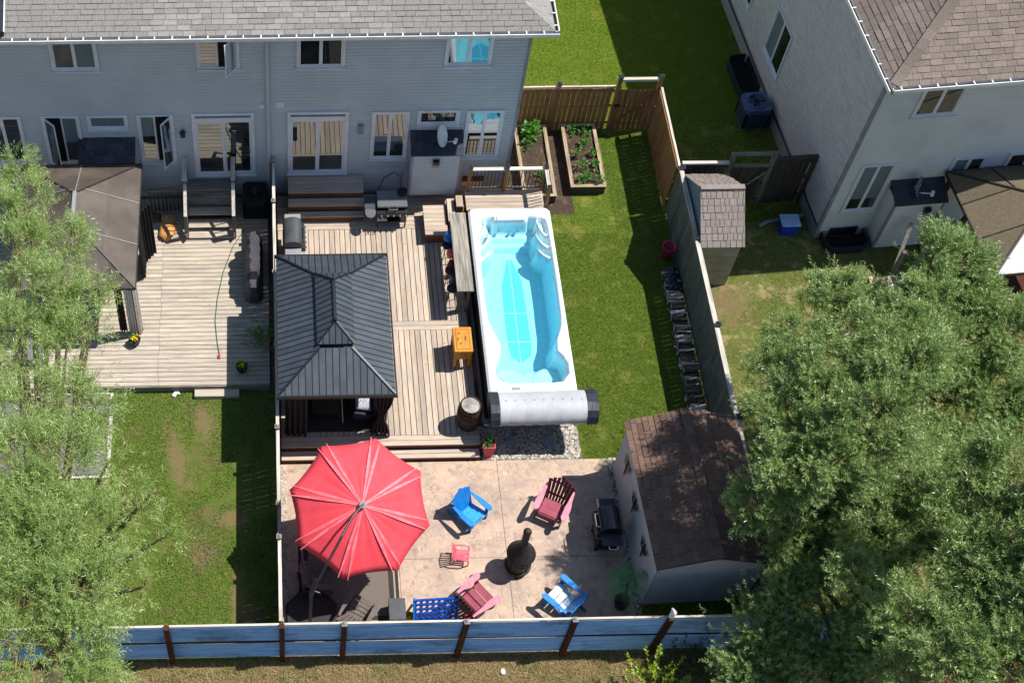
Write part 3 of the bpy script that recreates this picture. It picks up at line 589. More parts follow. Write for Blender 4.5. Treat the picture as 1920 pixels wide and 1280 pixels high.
def dish(loc, aim, label, mdish, arm=(.3, -.35, -.12)):
    t = thing('satellite_dish', label, 'satellite dish', loc)
    a = Vector(aim).normalized(); L = Vector(loc); C = L+Vector((0, 0, .32)); x = a.cross(Vector((0, 0, 1))).normalized(); y = x.cross(a)
    b = MB(); n = 20; rings = [(0, 0), (.1, .01), (.2, .04), (.29, .085)]
    for side, off in ((1, 0), (-1, -.012)):
        B = len(b.v)
        for (r, h) in rings:
            for k in range(n): an = 2*PI*k/n; b.v.append(tuple(C+x*r*cos(an)+y*r*1.1*sin(an)+a*(h+off)))
        for i in range(3):
            for k in range(n): j = (k+1) % n; b.f.append((B+i*n+k, B+i*n+j, B+(i+1)*n+j, B+(i+1)*n+k)); b.mi.append(0)
    b.build('reflector', mdish, t, smooth=True)
    lnb = C+a*.42-y*.18
    b = MB(); b.tube([C-y*.25, lnb], .015, 6); b.build('arm', m_chrome, t)
    b = MB(); b.bar(lnb-x*.07, lnb+x*.07, .08, .09); b.build('receiver', m_white, t)
    b = MB(); b.tube([L-Vector((0, 0, .02)), L+Vector((0, 0, .2)), C-a*.03], .02, 6); b.build('mast', m_chrome, t)
dish((4.5, 26.2, 2.72), (.75, -.35, .35), 'round grey satellite dish on the charcoal bay roof of the left townhouse', m_gut)

# ---------------------------------------------------------------- right house (rotated)
TH = rad(4.7); O2 = (15.236, 24.92, 0)
h2 = thing('detached_house', 'taupe sided house with hipped brown roof at upper right', 'house', O2)
F2 = Fr(O2, TH); F2l = Fr(O2, TH-PI/2)                       # left wall: u runs toward the viewer (negative = back)
b = MB()
c0 = [F2.p(0, -.012, 0), F2.p(12, -.012, 0), F2.p(12, -14, 0), F2.p(.012, -14, 0)]; b.prism([(p[0], p[1]) for p in (F2.p(.012, -.012, 0), F2.p(12, -.012, 0), F2.p(12, -14, 0), F2.p(.012, -14, 0))], -.1, 6.4)
lap(b, F2, .02, 12, .3, 6.4, .125); w2 = b.build('wall', m_siding2, h2)
b = MB(); lap(b, F2l, -14, -.02, .45, 6.4, .17, .021); b.build('side_wall', m_brickside, h2)
b = MB(); F2l.box(b, -14, -.02, -.01, .03, 0, .45); F2.box(b, -.02, 12, -.01, .03, 0, .3); b.build('foundation', m_pad, h2)
b = MB(); F2.box(b, -.03, .06, -.06, .03, .3, 6.38); b.build('corner_trim', m_soffit, h2)
b = MB(); b.tube([F2l.p(-14, .045, .5), F2l.p(-.05, .045, .5)], .02, 5); b.tube([F2l.p(-14, .06, .62), F2l.p(-1, .06, .58)], .012, 5); b.build('wall_cable', m_black, h2)
e = .42; z2 = 6.42; P2 = .5
A_ = F2.p(-.12, e, z2); B_ = F2.p(12.4, e, z2); C_ = F2.p(-.12+6, e-6-.0, z2+6*P2); D_ = F2.p(12.4, e-6, z2+6*P2); E_ = F2.p(-.12, e-14, z2); F_ = F2.p(-.12+6, e-8, z2+6*P2)
b = MB()
def fslab(b, pts, a=-.05, c=-.008):
    O, u, v, n, uv = facet(pts); b.slab(pts, n, a, c)
fslab(b, [A_, B_, D_, C_]); fslab(b, [E_, A_, C_, F_]); b.face([A_[:2]+(z2-.05,), B_[:2]+(z2-.05,), F2.p(12.4, -14, z2-.05), E_[:2]+(z2-.05,)])
roof2 = b.build('roof', mat('roof deck two', '#4a423d', '#3a332f', rough=1), h2)
def sc2(p): return -(Vector(p)-Vector(F2.p(1.5, e-1, 6.5))).length
shingles([A_, F2.p(5.0, e, z2), F2.p(5.0, e-3.2, z2+3.2*P2), F2.p(-.12+3.2, e-3.2, z2+3.2*P2)], roof2, m_sh2, .16, .3, .012, sc2, 235)
shingles([F2.p(-.12, e-4.5, z2), A_, F2.p(-.12+2.5, e-2.5, z2+2.5*P2), F2.p(-.12+2.5, e-4.5, z2+2.5*P2)], roof2, m_sh2, .16, .34, .012, sc2, 60)
for i in range(14):
    t0 = i*.19+.05; p = Vector(F2.p(-.12+t0, e-t0, z2+t0*P2)); q = Vector(F2.p(-.12+t0+.2, e-t0-.2, z2+(t0+.2)*P2))
    b = MB(); b.bar(p+Vector((0, 0, .024)), q+Vector((0, 0, .034)), .26, .012); b.build('ridge_cap', m_sh2, roof2)
gutter(h2, A_, B_, tuple(F2.n), z2, .46); gutter(h2, E_, Vector(A_)+F2.n*.12, tuple(F2l.n), z2, .5)
window(h2, F2, 1.05, 2.2, 4.83, 6.0); window(h2, F2, .4, 1.38, 1.12, 3.06, blind={0: .68, 1: .68}); window(h2, F2, 2.92, 3.88, 2.4, 3.06, blind={0: .9}); window(h2, F2, 4.45, 5.6, 2.3, 3.08)
window(h2, F2l, -6.15, -4.8, 1.38, 3.07, blind={0: .9}); window(h2, F2l, -9.1, -7.7, 1.4, 3.05)
bump(h2, F2, 1.5, 2.86, .1, 2.0, .6, m_siding2, vent=2.45)
dish(F2.p(2.0, .35, 2.08), (.8, -.4, .2), 'grey satellite dish on the dark bay roof of the right house', m_soffit)
for lab, u0_, u1_, fr_ in (('dark corrugated window well at the corner of the right house', .15, 1.35, F2), ('dark oval window well beside the side wall of the right house', -7.0, -5.3, F2l)):
    t = thing('window_well', lab, 'window well', fr_.p((u0_+u1_)/2, .4, 0)); b = MB(); n = 12; L = (u1_-u0_)/2; prev = None
    pts = [fr_.p((u0_+u1_)/2-L*math.copysign(abs(cos(PI*k/n))**.35, cos(PI*k/n)), .03+.62*sin(PI*k/n)**.4, .0) for k in range(n+1)]
    for i in range(n): a, c = Vector(pts[i]), Vector(pts[i+1]); b.bar(a+Vector((0, 0, .14)), c+Vector((0, 0, .14)), .03, .28)
    b.build('rim', m_navy, t); b = MB(); b.face([(p[0], p[1], .02) for p in pts]); b.build('base', m_dark, t)
    b = MB(); fr_.box(b, u0_+.2, u1_-.2, .03, .06, .08, .42); b.build('pane', m_glass, t)
def ac(loc, sx, sy, h, label, rz=0, rim=None):
    t = thing('air_conditioner', label, 'air conditioner', loc, rz=rz); x, y = sx/2, sy/2
    b = MB(); c = .08; b.prism([(-x+c, -y), (x-c, -y), (x, -y+c), (x, y-c), (x-c, y), (-x+c, y), (-x, y-c), (-x, -y+c)], .05, h); b.build('housing', rim or m_black, t, local=True)
    b = MB()
    for i in range(9): z = .12+i*(h-.25)/9; b.box(-x-.008, x+.008, -y-.008, y+.008, z, z+.03)
    b.build('louvre', m_gloss, t, local=True)
    b = MB(); r = min(x, y)*.82
    b.lathe((0, 0, h), [(r, 0), (r, .04), (r-.04, .045), (r-.05, .004), (.001, .004)], 24); b.build('fan_ring', rim or m_black, t, local=True)
    b = MB(); b.lathe((0, 0, h+.006), [(r*.28, 0), (r*.28, .03), (.001, .035)], 12)
    for k in range(4):
        a = k*PI/2; b.bar((0, 0, h+.03), (r*cos(a), r*sin(a), h+.03), .015, .015)
    for q in (.45, .6, .75, .9): b.lathe((0, 0, h+.03), [(r*q, 0), (r*q+.008, .006), (r*q+.008, 0)], 24, False)
    b.build('fan_guard', m_gloss, t, local=True)
    b = MB()
    for k in range(3):
        a = k*2*PI/3; d = Vector((cos(a), sin(a), 0)); p = Vector((-sin(a), cos(a), 0)); b.face([tuple(d*.04+Vector((0, 0, h+.008))), tuple(d*r*.85-p*.07+Vector((0, 0, h+.02))), tuple(d*r*.85+p*.07+Vector((0, 0, h+.008)))])
    b.build('fan_blade', m_dark, t, local=True)
ac((-.52, 26.1, .12), .66, .8, .78, 'dark grey air conditioner beside the stairs of the left townhouse')
ac((14.3, 29.35, 0), .75, .75, .85, 'air conditioner with slate blue top ring in the shaded gap by the right house', TH, mat('slate blue metal', '#56688a', '#48597a', rough=.5))

# ---------------------------------------------------------------- fences
def post_cap(b, x, y, z, s=.07): b.box(x-s, x+s, y-s, y+s, z, z+.025); b.hull8([(x-s*.8, y-s*.8, z+.025), (x+s*.8, y-s*.8, z+.025), (x+s*.8, y+s*.8, z+.025), (x-s*.8, y+s*.8, z+.025), (x-.01, y-.01, z+.07), (x+.01, y-.01, z+.07), (x+.01, y+.01, z+.07), (x-.01, y+.01, z+.07)])
def picket_fence(t, a, bb, h, m, mrail, side=1, posts=(), w=.135, gap=.012, caprail=None, base=.03, mpost=None, capm=None, lean=0):
    a = Vector((a[0], a[1], 0)); bb = Vector((bb[0], bb[1], 0)); d = bb-a; L = d.length; d.normalize(); n = Vector((d.y, -d.x, 0))*side
    def q(t_, o, z): p = a+d*t_+n*o; return (p.x, p.y, z)
    def bx(B, t0, t1, o0, o1, z0, z1): B.hull8([q(t0, o0, z0), q(t1, o0, z0), q(t1, o1, z0), q(t0, o1, z0), q(t0, o0, z1), q(t1, o0, z1), q(t1, o1, z1), q(t0, o1, z1)])
    k = 0; x = .01
    while x+w < L:
        B = MB(); dz = random.uniform(-.01, .01); o = random.uniform(-.003, .003); bx(B, x, x+w, o, o+.018, base+dz, h+dz); B.build('picket', m, t); x += w+gap+random.uniform(-.002, .003)
    for z in (.25, h*.55, h-.18):
        B = MB(); bx(B, 0, L, -.055, -.005, z, z+.085); B.build('rail', mrail, t)
    if caprail: B = MB(); bx(B, -.04, L+.04, -.09, .06, h+.012, h+.045); B.build('top_rail', caprail, t)
    for x in posts:
        B = MB(); bx(B, x-.05, x+.05, -.12, -.02, 0, h+.1); P = B.build('post', mpost or m, t); c = q(x, -.07, 0); B = MB(); post_cap(B, c[0], c[1], h+.1); B.build('post_cap', capm or m_navy, P)
t = thing('fence', 'brown stained board fence behind the raised garden beds', 'fence', (8.2, 29.15, 0))
picket_fence(t, (6.6, 29.12), (9.93, 29.12), 1.75, m_brown_z, m_brown_x, 1, (1.7,), mpost=m_brown_z)
B = MB(); B.box(6.6, 9.93, 29.14, 29.19, 1.70, 1.79); B.build('top_rail', m_cap_x, t)
t = thing('gate', 'brown wooden gate with pale top beam at the end of the rear fence', 'gate', (10.6, 29.12, 0))
picket_fence(t, (10.06, 29.1), (11.1, 29.1), 1.7, m_brown_z, m_brown_x, 1)
for x in (10.0, 11.17): B = MB(); B.box(x-.055, x+.055, 29.05, 29.16, 0, 2.2); P = B.build('post', m_brown_z, t); B = MB(); post_cap(B, x, 29.105, 2.2); B.build('post_cap', m_navy, P)
B = MB(); B.box(10.06, 11.11, 29.05, 29.15, 2.05, 2.14); B.build('beam', m_cap_x, t)
B = MB(); B.bar((10.15, 29.06, .4), (11.05, 29.06, 1.55), .03, .08); B.build('brace', m_brown_x, t)
B = MB(); B.box(9.98, 10.16, 29.03, 29.05, 1.05, 1.13); B.build('latch', m_black, t)
t = thing('fence', 'brown stained fence section with pickets running from the gate to the grey fence', 'fence', (11.2, 27.5, 0))
picket_fence(t, (11.17, 26.05), (11.17, 29.03), 1.8, m_brown_z, m_brown_y, -1, caprail=None, gap=.008)
B = MB(); B.box(11.2, 11.26, 26.05, 29.03, 1.80, 1.84); B.build('top_rail', m_cap_y, t)
t = thing('fence', 'long weathered grey board fence with pale cap between middle and right yards', 'fence', (11.25, 19.5, 0))
picket_fence(t, (11.22, 12.9), (11.22, 26.0), 1.8, m_grey_z, m_grey_y, -1, posts=(.15, 2.6, 5.06, 7.8, 10.6, 13.05), mpost=m_dgrey_z, gap=.008)
B = MB(); B.box(11.19, 11.31, 12.9, 26.0, 1.812, 1.85); B.build('top_rail', m_cap_y, t)
t = thing('fence', 'grey fence section with sunlit top rail behind the small resin shed', 'fence', (12, 26.15, 0))
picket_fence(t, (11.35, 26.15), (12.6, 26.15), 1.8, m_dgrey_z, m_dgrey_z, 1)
B = MB(); B.box(11.32, 12.62, 26.1, 26.2, 1.81, 1.87); B.build('top_rail', m_cap_x, t)
t = thing('gate', 'dark grey wooden gate with raised beam between small shed and right house', 'gate', (13.1, 26.15, 0))
picket_fence(t, (12.75, 26.13), (13.75, 26.13), 1.65, m_dgrey_z, m_dgrey_z, 1)
for x in (12.68, 13.82): B = MB(); B.box(x-.055, x+.055, 26.1, 26.21, 0, 2.15); B.build('post', m_grey_z, t)
B = MB(); B.box(12.62, 13.9, 26.09, 26.21, 2.15, 2.22); B.build('beam', m_grey_x, t); B = MB(); B.box(12.74, 13.76, 26.08, 26.12, 1.7, 1.82); B.build('upper_rail', m_grey_x, t)
B = MB(); B.bar((12.8, 26.07, .35), (13.7, 26.07, 1.5), .03, .08); B.build('brace', m_grey_x, t)
t = thing('fence', 'dark weathered fence panel joining the gate to the right house wall', 'fence', (14.5, 26.2, 0))
picket_fence(t, (13.9, 26.18), (15.05, 26.26), 1.85, m_dgrey_z, m_dgrey_z, 1); B = MB(); B.bar((13.88, 26.2, 1.9), (15.1, 26.28, 1.9), .12, .05); B.build('top_rail', m_dgrey_z, t)
B = MB(); B.box(15.0, 15.11, 26.2, 26.31, 0, 1.95); B.build('post', m_dgrey_z, t)
t = thing('fence', 'narrow board fence with white top rail between left and middle yards', 'fence', (0, 19.5, 0))
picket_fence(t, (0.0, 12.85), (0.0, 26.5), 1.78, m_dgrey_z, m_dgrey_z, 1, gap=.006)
ys = [12.87, 14.95, 15.82, 17.9, 20.3, 22.6, 25.0, 26.45]
for i in range(len(ys)-1):
    B = MB(); B.box(-.03, .05, ys[i]+.02, ys[i+1]-.02, 1.79, 1.83); B.build('top_rail', m_cap_y if i != 1 else m_grey_y, t)
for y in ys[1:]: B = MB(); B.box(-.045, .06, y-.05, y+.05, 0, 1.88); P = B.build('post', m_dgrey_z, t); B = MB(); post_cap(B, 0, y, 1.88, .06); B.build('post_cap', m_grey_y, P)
# back corrugated fence
t = thing('fence', 'corrugated blue grey metal fence on rough brown posts along the bottom verge', 'fence', (3, 12.8, 0))
px = [-7.9, -5.2, -2.55, .03, 1.43, 4.17, 6.6, 8.75, 11.15, 13.8]
def sheetpanel(x0, x1, z0, z1, y0=12.8, sag=0., top=False):
    B = MB(); n = int((z1-z0)/.019); nx = 8
    for j in range(n):
        for sgn, (za, zb, oa, ob) in enumerate(((0, .5, 0, .012), (.5, 1, .012, 0))):
            for i in range(nx):
                a, c = x0+(x1-x0)*i/nx, x0+(x1-x0)*(i+1)/nx
                def zz(x, f): s_ = sag*math.sin(PI*(x-x0)/(x1-x0)); return z0+(z1-z0)*(j+f)/n-s_
                B.face([(a, y0-oa, zz(a, za)), (c, y0-oa, zz(c, za)), (c, y0-ob, zz(c, zb)), (a, y0-ob, zz(a, zb))])
    B.box(x0, x1, y0+.003, y0+.012, z0+.03, z1-.03-abs(sag)); B.build('corrugated_sheet', m_corr, t)
for i in range(len(px)-1):
    a, c = px[i]+.055, px[i+1]-.055; s1 = random.uniform(-.02, .05)
    sheetpanel(a, c, .95+random.uniform(-.02, .02), 1.76, sag=s1*.5); sheetpanel(a, c, .06, .85, y0=12.79, sag=random.uniform(0, .03))
    B = MB(); B.box(a, c, 12.80, 12.85, 1.77, 1.81); B.build('top_rail', m_cap_x, t)
    B = MB(); B.box(a, c, 12.815, 12.85, .8, .98); B.build('rail', m_post, t)
for i, x in enumerate(px):
    dx = [0, .1, -.02, .0, 0, .06, .03, .1, .05, 0][i]; B = MB(); B.bar((x-dx, 12.72, 0), (x+.0, 12.76, 1.86), .12, .12, (0, 1, 0)); P = B.build('post', m_post, t)
    if i in (4, 5, 6): B = MB(); post_cap(B, x, 12.77, 1.86, .06); B.build('post_cap', m_soffit, P)
B = MB(); B.tube([(8.75, 12.8, 1.85), (8.78, 12.82, 2.05), (8.72, 12.85, 2.2)], [.06, .07, .02], 8); B.build('ornament', m_white, t)

# ---------------------------------------------------------------- decks
def board(t, x0, x1, y0, y1, z, m, th=.035, name='deck_board'):
    B = MB(); dz = random.uniform(-.002, .002); B.box(x0, x1, y0, y1, z-th+dz, z+dz); return B.build(name, m, t, bevel=.003)
t = thing('deck', 'weathered pinkish wood deck of the middle yard with front step', 'deck', (2.6, 22, 0))
B = MB(); B.box(.12, 5.1, 18.2, 26.5, 0, .34); B.build('frame', m_riser, t)
n = 35; wd = (5.14-.1)/n
for i in range(n):
    x = .1+i*wd; board(t, x+.008, x+wd-.008, 21.99, 25.14, .4, m_deck_y); board(t, x+.008, x+wd-.008, 18.47, 21.70, .4, m_deck_y)
for y0, y1 in ((21.705, 21.84), (21.85, 21.985), (18.17, 18.31), (18.32, 18.46), (25.15, 25.28), (25.29, 25.42), (25.43, 25.56), (25.57, 25.7), (25.71, 25.84), (25.85, 25.98), (25.99, 26.12), (26.13, 26.26), (26.27, 26.4)): board(t, .1, 5.14, y0, y1, .4, m_deck_x)
B = MB(); B.box(.1, 5.14, 17.935, 18.16, 0, .165); B.build('step_frame', m_riser, t)
for y0, y1 in ((17.915, 18.035), (18.045, 18.165)): board(t, .1, 5.12, y0, y1, .2, m_deck_x, name='step_board')
t = thing('stairs', 'wide wooden stairs below the sliding door of the middle unit', 'stairs', (1.46, 26, .4))
for z, ya, yb, k in ((1.1, 25.92, 26.56, 4), (.87, 25.64, 25.92, 2), (.63, 25.44, 25.64, 2)):
    B = MB(); B.box(.43, 2.5, ya+.01, 26.56, .41, z-.035); B.build('riser', m_riser, t)
    for i in range(k): q = (yb-ya)/k; board(t, .41, 2.52, ya+q*i+.004-.015, ya+q*(i+1)-.004-.015, z, m_deck_x, name='tread')
t = thing('raised_step', 'small raised wooden platform step beside the bar counter', 'steps', (4.5, 25.1, .4))
B = MB(); B.box(4.2, 4.78, 24.63, 25.62, .41, .765); B.build('frame', m_riser, t)
for i in range(7): y = 24.6+i*.15; board(t, 4.17, 4.8, y+.004, y+.146, .8, m_deck_x, name='tread')
t = thing('step_stool', 'short block of pale boards at the top of the raised step', 'steps', (4.95, 25.4, .4))
for (x0, x1, y0, y1, z) in ((4.83, 5.03, 24.95, 25.75, .95), (5.06, 5.25, 25.3, 25.7, 1.15), (4.9, 5.25, 25.85, 25.97, .7)):
    B = MB(); B.box(x0, x1, y0, y1, .41, z-.04); B.build('riser', m_riser, t); board(t, x0, x1, y0, y1, z, m_deck_y, name='tread')
# spa-side deck with railing
t = thing('raised_deck', 'raised wood landing with black balustrade at the top end of the swim spa', 'deck', (6.4, 25.7, 0))
B = MB(); B.box(5.4, 7.48, 25.3, 25.95, 0, .96); B.build('frame', m_riser, t)
for i in range(5): y = 25.27+i*.145; board(t, 5.35, 7.52, y+.004, y+.141, 1.0, m_deck_x)
for x in (5.44, 6.45, 7.52): B = MB(); B.box(x-.045, x+.045, 25.94, 26.03, .4, 1.98); P = B.build('post', m_brown_z, t); B = MB(); post_cap(B, x, 25.985, 1.98, .06); B.build('post_cap', m_navy, P)
B = MB(); B.box(7.475, 7.565, 25.2, 25.29, .2, 1.98); P = B.build('post', m_brown_z, t); B = MB(); post_cap(B, 7.52, 25.245, 1.98, .06); B.build('post_cap', m_navy, P)
for x0, x1 in ((5.49, 6.4), (6.5, 7.47)):
    B = MB(); B.box(x0, x1, 25.93, 26.04, 1.88, 1.92); B.build('top_rail', m_cap_x, t); B = MB(); B.box(x0, x1, 25.96, 26.01, 1.1, 1.14); B.build('bottom_rail', m_grey_x, t)
    for k in range(9): x = x0+.05+k*(x1-x0-.1)/8; B = MB(); B.bar((x, 25.985, 1.14), (x, 25.985, 1.88), .02, .02); B.build('baluster', m_black, t)
B = MB(); B.box(7.47, 7.57, 25.29, 25.93, 1.88, 1.92); B.build('top_rail', m_cap_y, t)
for k in range(6): y = 25.33+k*.11; B = MB(); B.bar((7.52, y, 1.1), (7.52, y, 1.88), .02, .02); B.build('baluster', m_black, t)
# left deck
t = thing('deck', 'sun bleached grey wood deck of the left yard', 'deck', (-4, 23, 0))
B = MB(); B.box(-8.9, -.2, 20.2, 26.5, 0, .2); B.build('frame', m_grey_x, t)
n = 45; q = (26.5-20.17)/n
for i in range(n):
    y = 20.17+i*q; s_ = -3.1+random.choice((-.02, .0, .02))
    for x0, x1 in ((-9, s_-.003), (s_+.003, -.17)): board(t, x0, x1, y+.007, y+q-.007, .25, m_ldeck)
B = MB(); B.box(-9, -.17, 20.13, 20.165, .02, .24); B.build('fascia', m_grey_x, t)
tag(MB().box(-2.14, -.98, 19.9, 20.12, .0, .13).build('step', m_ldeck), 'low wooden plank step in front of the left deck', 'step')
# left stairs
t = thing('stairs', 'grey wooden stairs with side railings leading to the left unit door', 'stairs', (-1.75, 25.9, .25))
B = MB(); B.box(-2.4, -1.1, 25.82, 26.56, .26, .96); B.build('landing_frame', m_grey_x, t)
for i in range(5): y = 25.8+i*.152; board(t, -2.44, -1.06, y+.004, y+.148, 1.0, m_grey_x, name='landing_board')
for z, y0 in ((.72, 25.5), (.5, 25.22), (.34, 24.98)):
    for k in (0, 1): board(t, -2.38, -1.12, y0+k*.14+.003, y0+k*.14+.137, z, m_ldeck, name='tread')
    B = MB(); B.box(-2.36, -1.14, y0+.25, y0+.28, .26, z-.04); B.build('riser', m_riser, t)
for x in (-2.42, -1.1):
    for y, z in ((24.98, .3), (25.78, .3)): pass
    B = MB(); B.bar((x, 24.95, .38), (x, 25.85, 1.0), .04, .22); B.build('stringer', m_brown_y, t)
    for y, zt in ((25.74, 1.95), (26.45, 1.95), (25.05, 1.25)): B = MB(); B.box(x-.045, x+.045, y-.045, y+.045, .26, zt); B.build('post', m_grey_z, t)
    B = MB(); B.box(x-.06, x+.06, 25.68, 26.5, 1.955, 1.99); B.build('top_rail', m_cap_y, t)
    B = MB(); B.bar((x, 25.0, 1.25), (x, 25.7, 1.8), .09, .035); B.build('hand_rail', m_cap_y, t)
    for k in range(4): y = 25.12+k*.15; B = MB(); B.bar((x, y, .6), (x, y, 1.3+k*.12), .025, .025); B.build('baluster', m_grey_z, t)
B = MB(); B.box(-2.5, -2.34, 25.66, 25.74, 1.96, 2.0); B.build('cap', m_cap_x, t)
t = thing('railing', 'dark wooden guard rail beside the left stairs under the open window', 'railing', (-3, 26, .25))
B = MB(); B.box(-3.5, -2.5, 26.0, 26.1, 1.12, 1.18); B.build('top_rail', m_grey_x, t)
for k in range(9): x = -3.45+k*.11; B = MB(); B.bar((x, 26.05, .26), (x, 26.05, 1.12), .04, .04); B.build('baluster', m_dgrey_z, t)
# third deck, right
t = thing('landing', 'small wooden landing with stair rail by the right house', 'deck', (16.8, 23, 0))
B = MB(); B.box(16.33, 17.6, 22.3, 23.3, 0, .26); B.build('frame', m_riser, t)
for i in range(8): y = 22.3+i*.127; board(t, 16.3, 17.6, y+.003, y+.124, .3, m_deck_x)
for x in (17.0, 17.5): B = MB(); B.box(x-.05, x+.05, 23.35, 23.45, .0, 1.25); B.build('post', m_grey_z, t)
B = MB(); B.bar((17.0, 23.4, .3), (17.3, 24.2, 1.5), .1, .08); B.build('hand_rail', m_grey_y, t); B = MB(); B.bar((17.5, 23.4, 1.25), (18.4, 23.9, 1.4), .1, .08); B.build('hand_rail', m_grey_x, t)
B = MB(); B.bar((18.3, 24.6, 0), (18.0, 24.3, 1.6), .1, .1); B.bar((18.8, 24.6, 0), (18.7, 24.2, 1.7), .1, .1); B.build('post', m_dgrey_z, t)

# ---------------------------------------------------------------- gazebos
def gable(name, label, loc): return thing(name, label, 'gazebo', loc)
g = thing('gazebo', 'dark anthracite metal roofed gazebo with two tiers on the middle deck', 'gazebo', (1.45, 20.47, .4))
gx0, gx1, gy0, gy1 = .04, 2.87, 18.37, 22.6; gz = 2.55; sl = .5
def hip(x0, x1, y0, y1, z, ins, sl):
    zi = z+ins*sl; a, b_, c, d = (x0, y0, z), (x1, y0, z), (x1, y1, z), (x0, y1, z); e_, f_, g_, h_ = (x0+ins, y0+ins, zi), (x1-ins, y0+ins, zi), (x1-ins, y1-ins, zi), (x0+ins, y1-ins, zi)
    return [[a, b_, f_, e_], [b_, c, g_, f_], [c, d, h_, g_], [d, a, e_, h_]]
def seamroof(parent, facets, m, mr, pitch=.165, rw=.014, rh=.02):
    for pts in facets:
        O, u, v, n, uv = facet(pts); L = max(p[0] for p in uv); k = max(1, round(L/pitch)); w_ = L/k
        for i in range(k):
            q = clip(clip(uv, 1, 0, -(i*w_)), -1, 0, (i+1)*w_)
            if area(q) > .0005: B = MB(); B.slab([O+u*p[0]+v*p[1] for p in q], n, -.012, 0); R = B.build('roof_panel', m, parent)
            if i:
                vv = [p[1] for p in clip(clip(uv, 1, 0, -(i*w_-.001)), -1, 0, i*w_+.001)]
                if vv and max(vv)-min(vv) > .05:
                    B = MB(); B.bar(O+u*i*w_+v*min(vv)+n*.006, O+u*i*w_+v*max(vv)+n*.006, rw, rh, tuple(n)); B.build('seam', mr, parent)
def hipbars(parent, facets, m, w_=.05, h_=.045):
    for f in facets:
        B = MB(); B.bar(Vector(f[0])+Vector((0, 0, .01)), Vector(f[3])+Vector((0, 0, .01)), w_, h_); B.build('hip_cap', m, parent)
fs = hip(gx0, gx1, gy0, gy1, gz, 1.02, sl); seamroof(g, fs, m_metroof, m_metrib); hipbars(g, fs, m_metrib)
fs2 = hip(1.0, 1.91, 19.46, 21.6, 3.12, .43, .75); seamroof(g, fs2, m_metroof, m_metrib, .16); hipbars(g, fs2, m_metrib, .04, .035)
B = MB()
for z_, (x0, x1, y0, y1) in ((3.07, (1.05, 1.86, 19.48, 21.54)),):
    B.box(x0, x1, y0, y0+.02, 2.98, 3.13); B.box(x0, x1, y1-.02, y1, 2.98, 3.13); B.box(x0, x0+.02, y0, y1, 2.98, 3.13); B.box(x1-.02, x1, y0, y1, 2.98, 3.13)
B.build('cupola_wall', m_dark, g)
zc = 3.12+.43*.75; B = MB(); B.bar((1.455, 19.89, zc+.02), (1.455, 21.17, zc+.02), .07, .05); B.build('ridge_cap', m_metrib, g)
for y in (19.92, 21.14): B = MB(); B.lathe((1.455, y, zc+.03), [(.03, 0), (.045, .03), (.02, .06), (.001, .07)], 10); B.build('finial', m_black, g)
B = MB()
for (x0, x1, y0, y1) in ((gx0-.02, gx1+.02, gy0-.04, gy0), (gx0-.02, gx1+.02, gy1, gy1+.04), (gx0-.05, gx0-.02, gy0-.04, gy1+.04), (gx1+.02, gx1+.05, gy0-.04, gy1+.04)): B.box(x0, x1, y0, y1, gz-.12, gz+.005)
B.build('eave_beam', m_metrib, g)
for x in (.3, 2.6):
    for y in (18.62, 22.35): B = MB(); B.box(x-.05, x+.05, y-.05, y+.05, .4, 2.6); B.build('post', m_bronze, g)
def curtain(parent, path, z0, z1, m, amp=.04, waves=8, tie=None, n=60):
    B = MB(); pts = []
    P = [Vector((p[0], p[1], 0)) for p in path]; d = P[1]-P[0]; nn = Vector((-d.y, d.x, 0)).normalized()
    rows = 14; base = len(B.v)
    for j in range(rows+1):
        z = z1+(z0-z1)*j/rows; sq = 1.
        if tie is not None: f = j/rows; sq = 1-.72*math.exp(-((f-tie)/.22)**2)
        for i in range(n+1):
            t_ = .5+(i/n-.5)*sq; p = P[0]+d*t_+nn*(amp*sin(2*PI*waves*i/n)*(.6+.4*j/rows)); B.v.append((p.x, p.y, z))
    for j in range(rows):
        for i in range(n): a = base+j*(n+1)+i; B.f.append((a, a+1, a+n+2, a+n+1)); B.mi.append(0)
    o = B.build('curtain', m, parent, smooth=True); so_ = o.modifiers.new('thick', 'SOLIDIFY'); so_.thickness = .006; return o
curtain(g, [(.2, 18.55), (.75, 18.5)], .42, 2.45, m_curt, .05, 4); curtain(g, [(2.35, 18.55), (2.85, 18.45)], .42, 2.45, m_curt, .06, 5, tie=.55)
curtain(g, [(2.72, 18.6), (2.72, 19.1)], .42, 2.45, m_curt, .05, 4, tie=.55); curtain(g, [(.2, 22.3), (.7, 22.4)], .42, 2.45, m_curt, .05, 4)
t = thing('sofa', 'dark outdoor sofa with patterned cushion under the metal gazebo', 'sofa', (2.2, 19.3, .4))
B = MB(); B.box(1.9, 2.6, 18.85, 20.6, .45, .75); B.build('seat', m_navy, t, bevel=.03); B = MB(); B.box(2.45, 2.62, 18.85, 20.6, .75, 1.15); B.build('backrest', m_navy, t, bevel=.03)
B = MB(); B.hull8([(2.0, 19.0, .78), (2.4, 18.95, .78), (2.4, 19.35, .84), (2.0, 19.4, .84), (2.0, 19.0, .9), (2.4, 18.95, .9), (2.4, 19.35, .96), (2.0, 19.4, .96)]); B.build('cushion', mat('white grey patterned fabric', '#c8c8ce', '#5d6070', sc=30, rough=.9), t, bevel=.03)
B = MB(); B.box(.9, 1.6, 19.0, 20.4, .42, .8)
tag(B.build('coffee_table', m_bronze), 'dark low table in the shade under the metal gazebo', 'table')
tag(MB().box(.5, 2.7, 18.6, 22.2, .4, .412).build('rug', m_rugd), 'dark rug under the metal gazebo', 'rug')
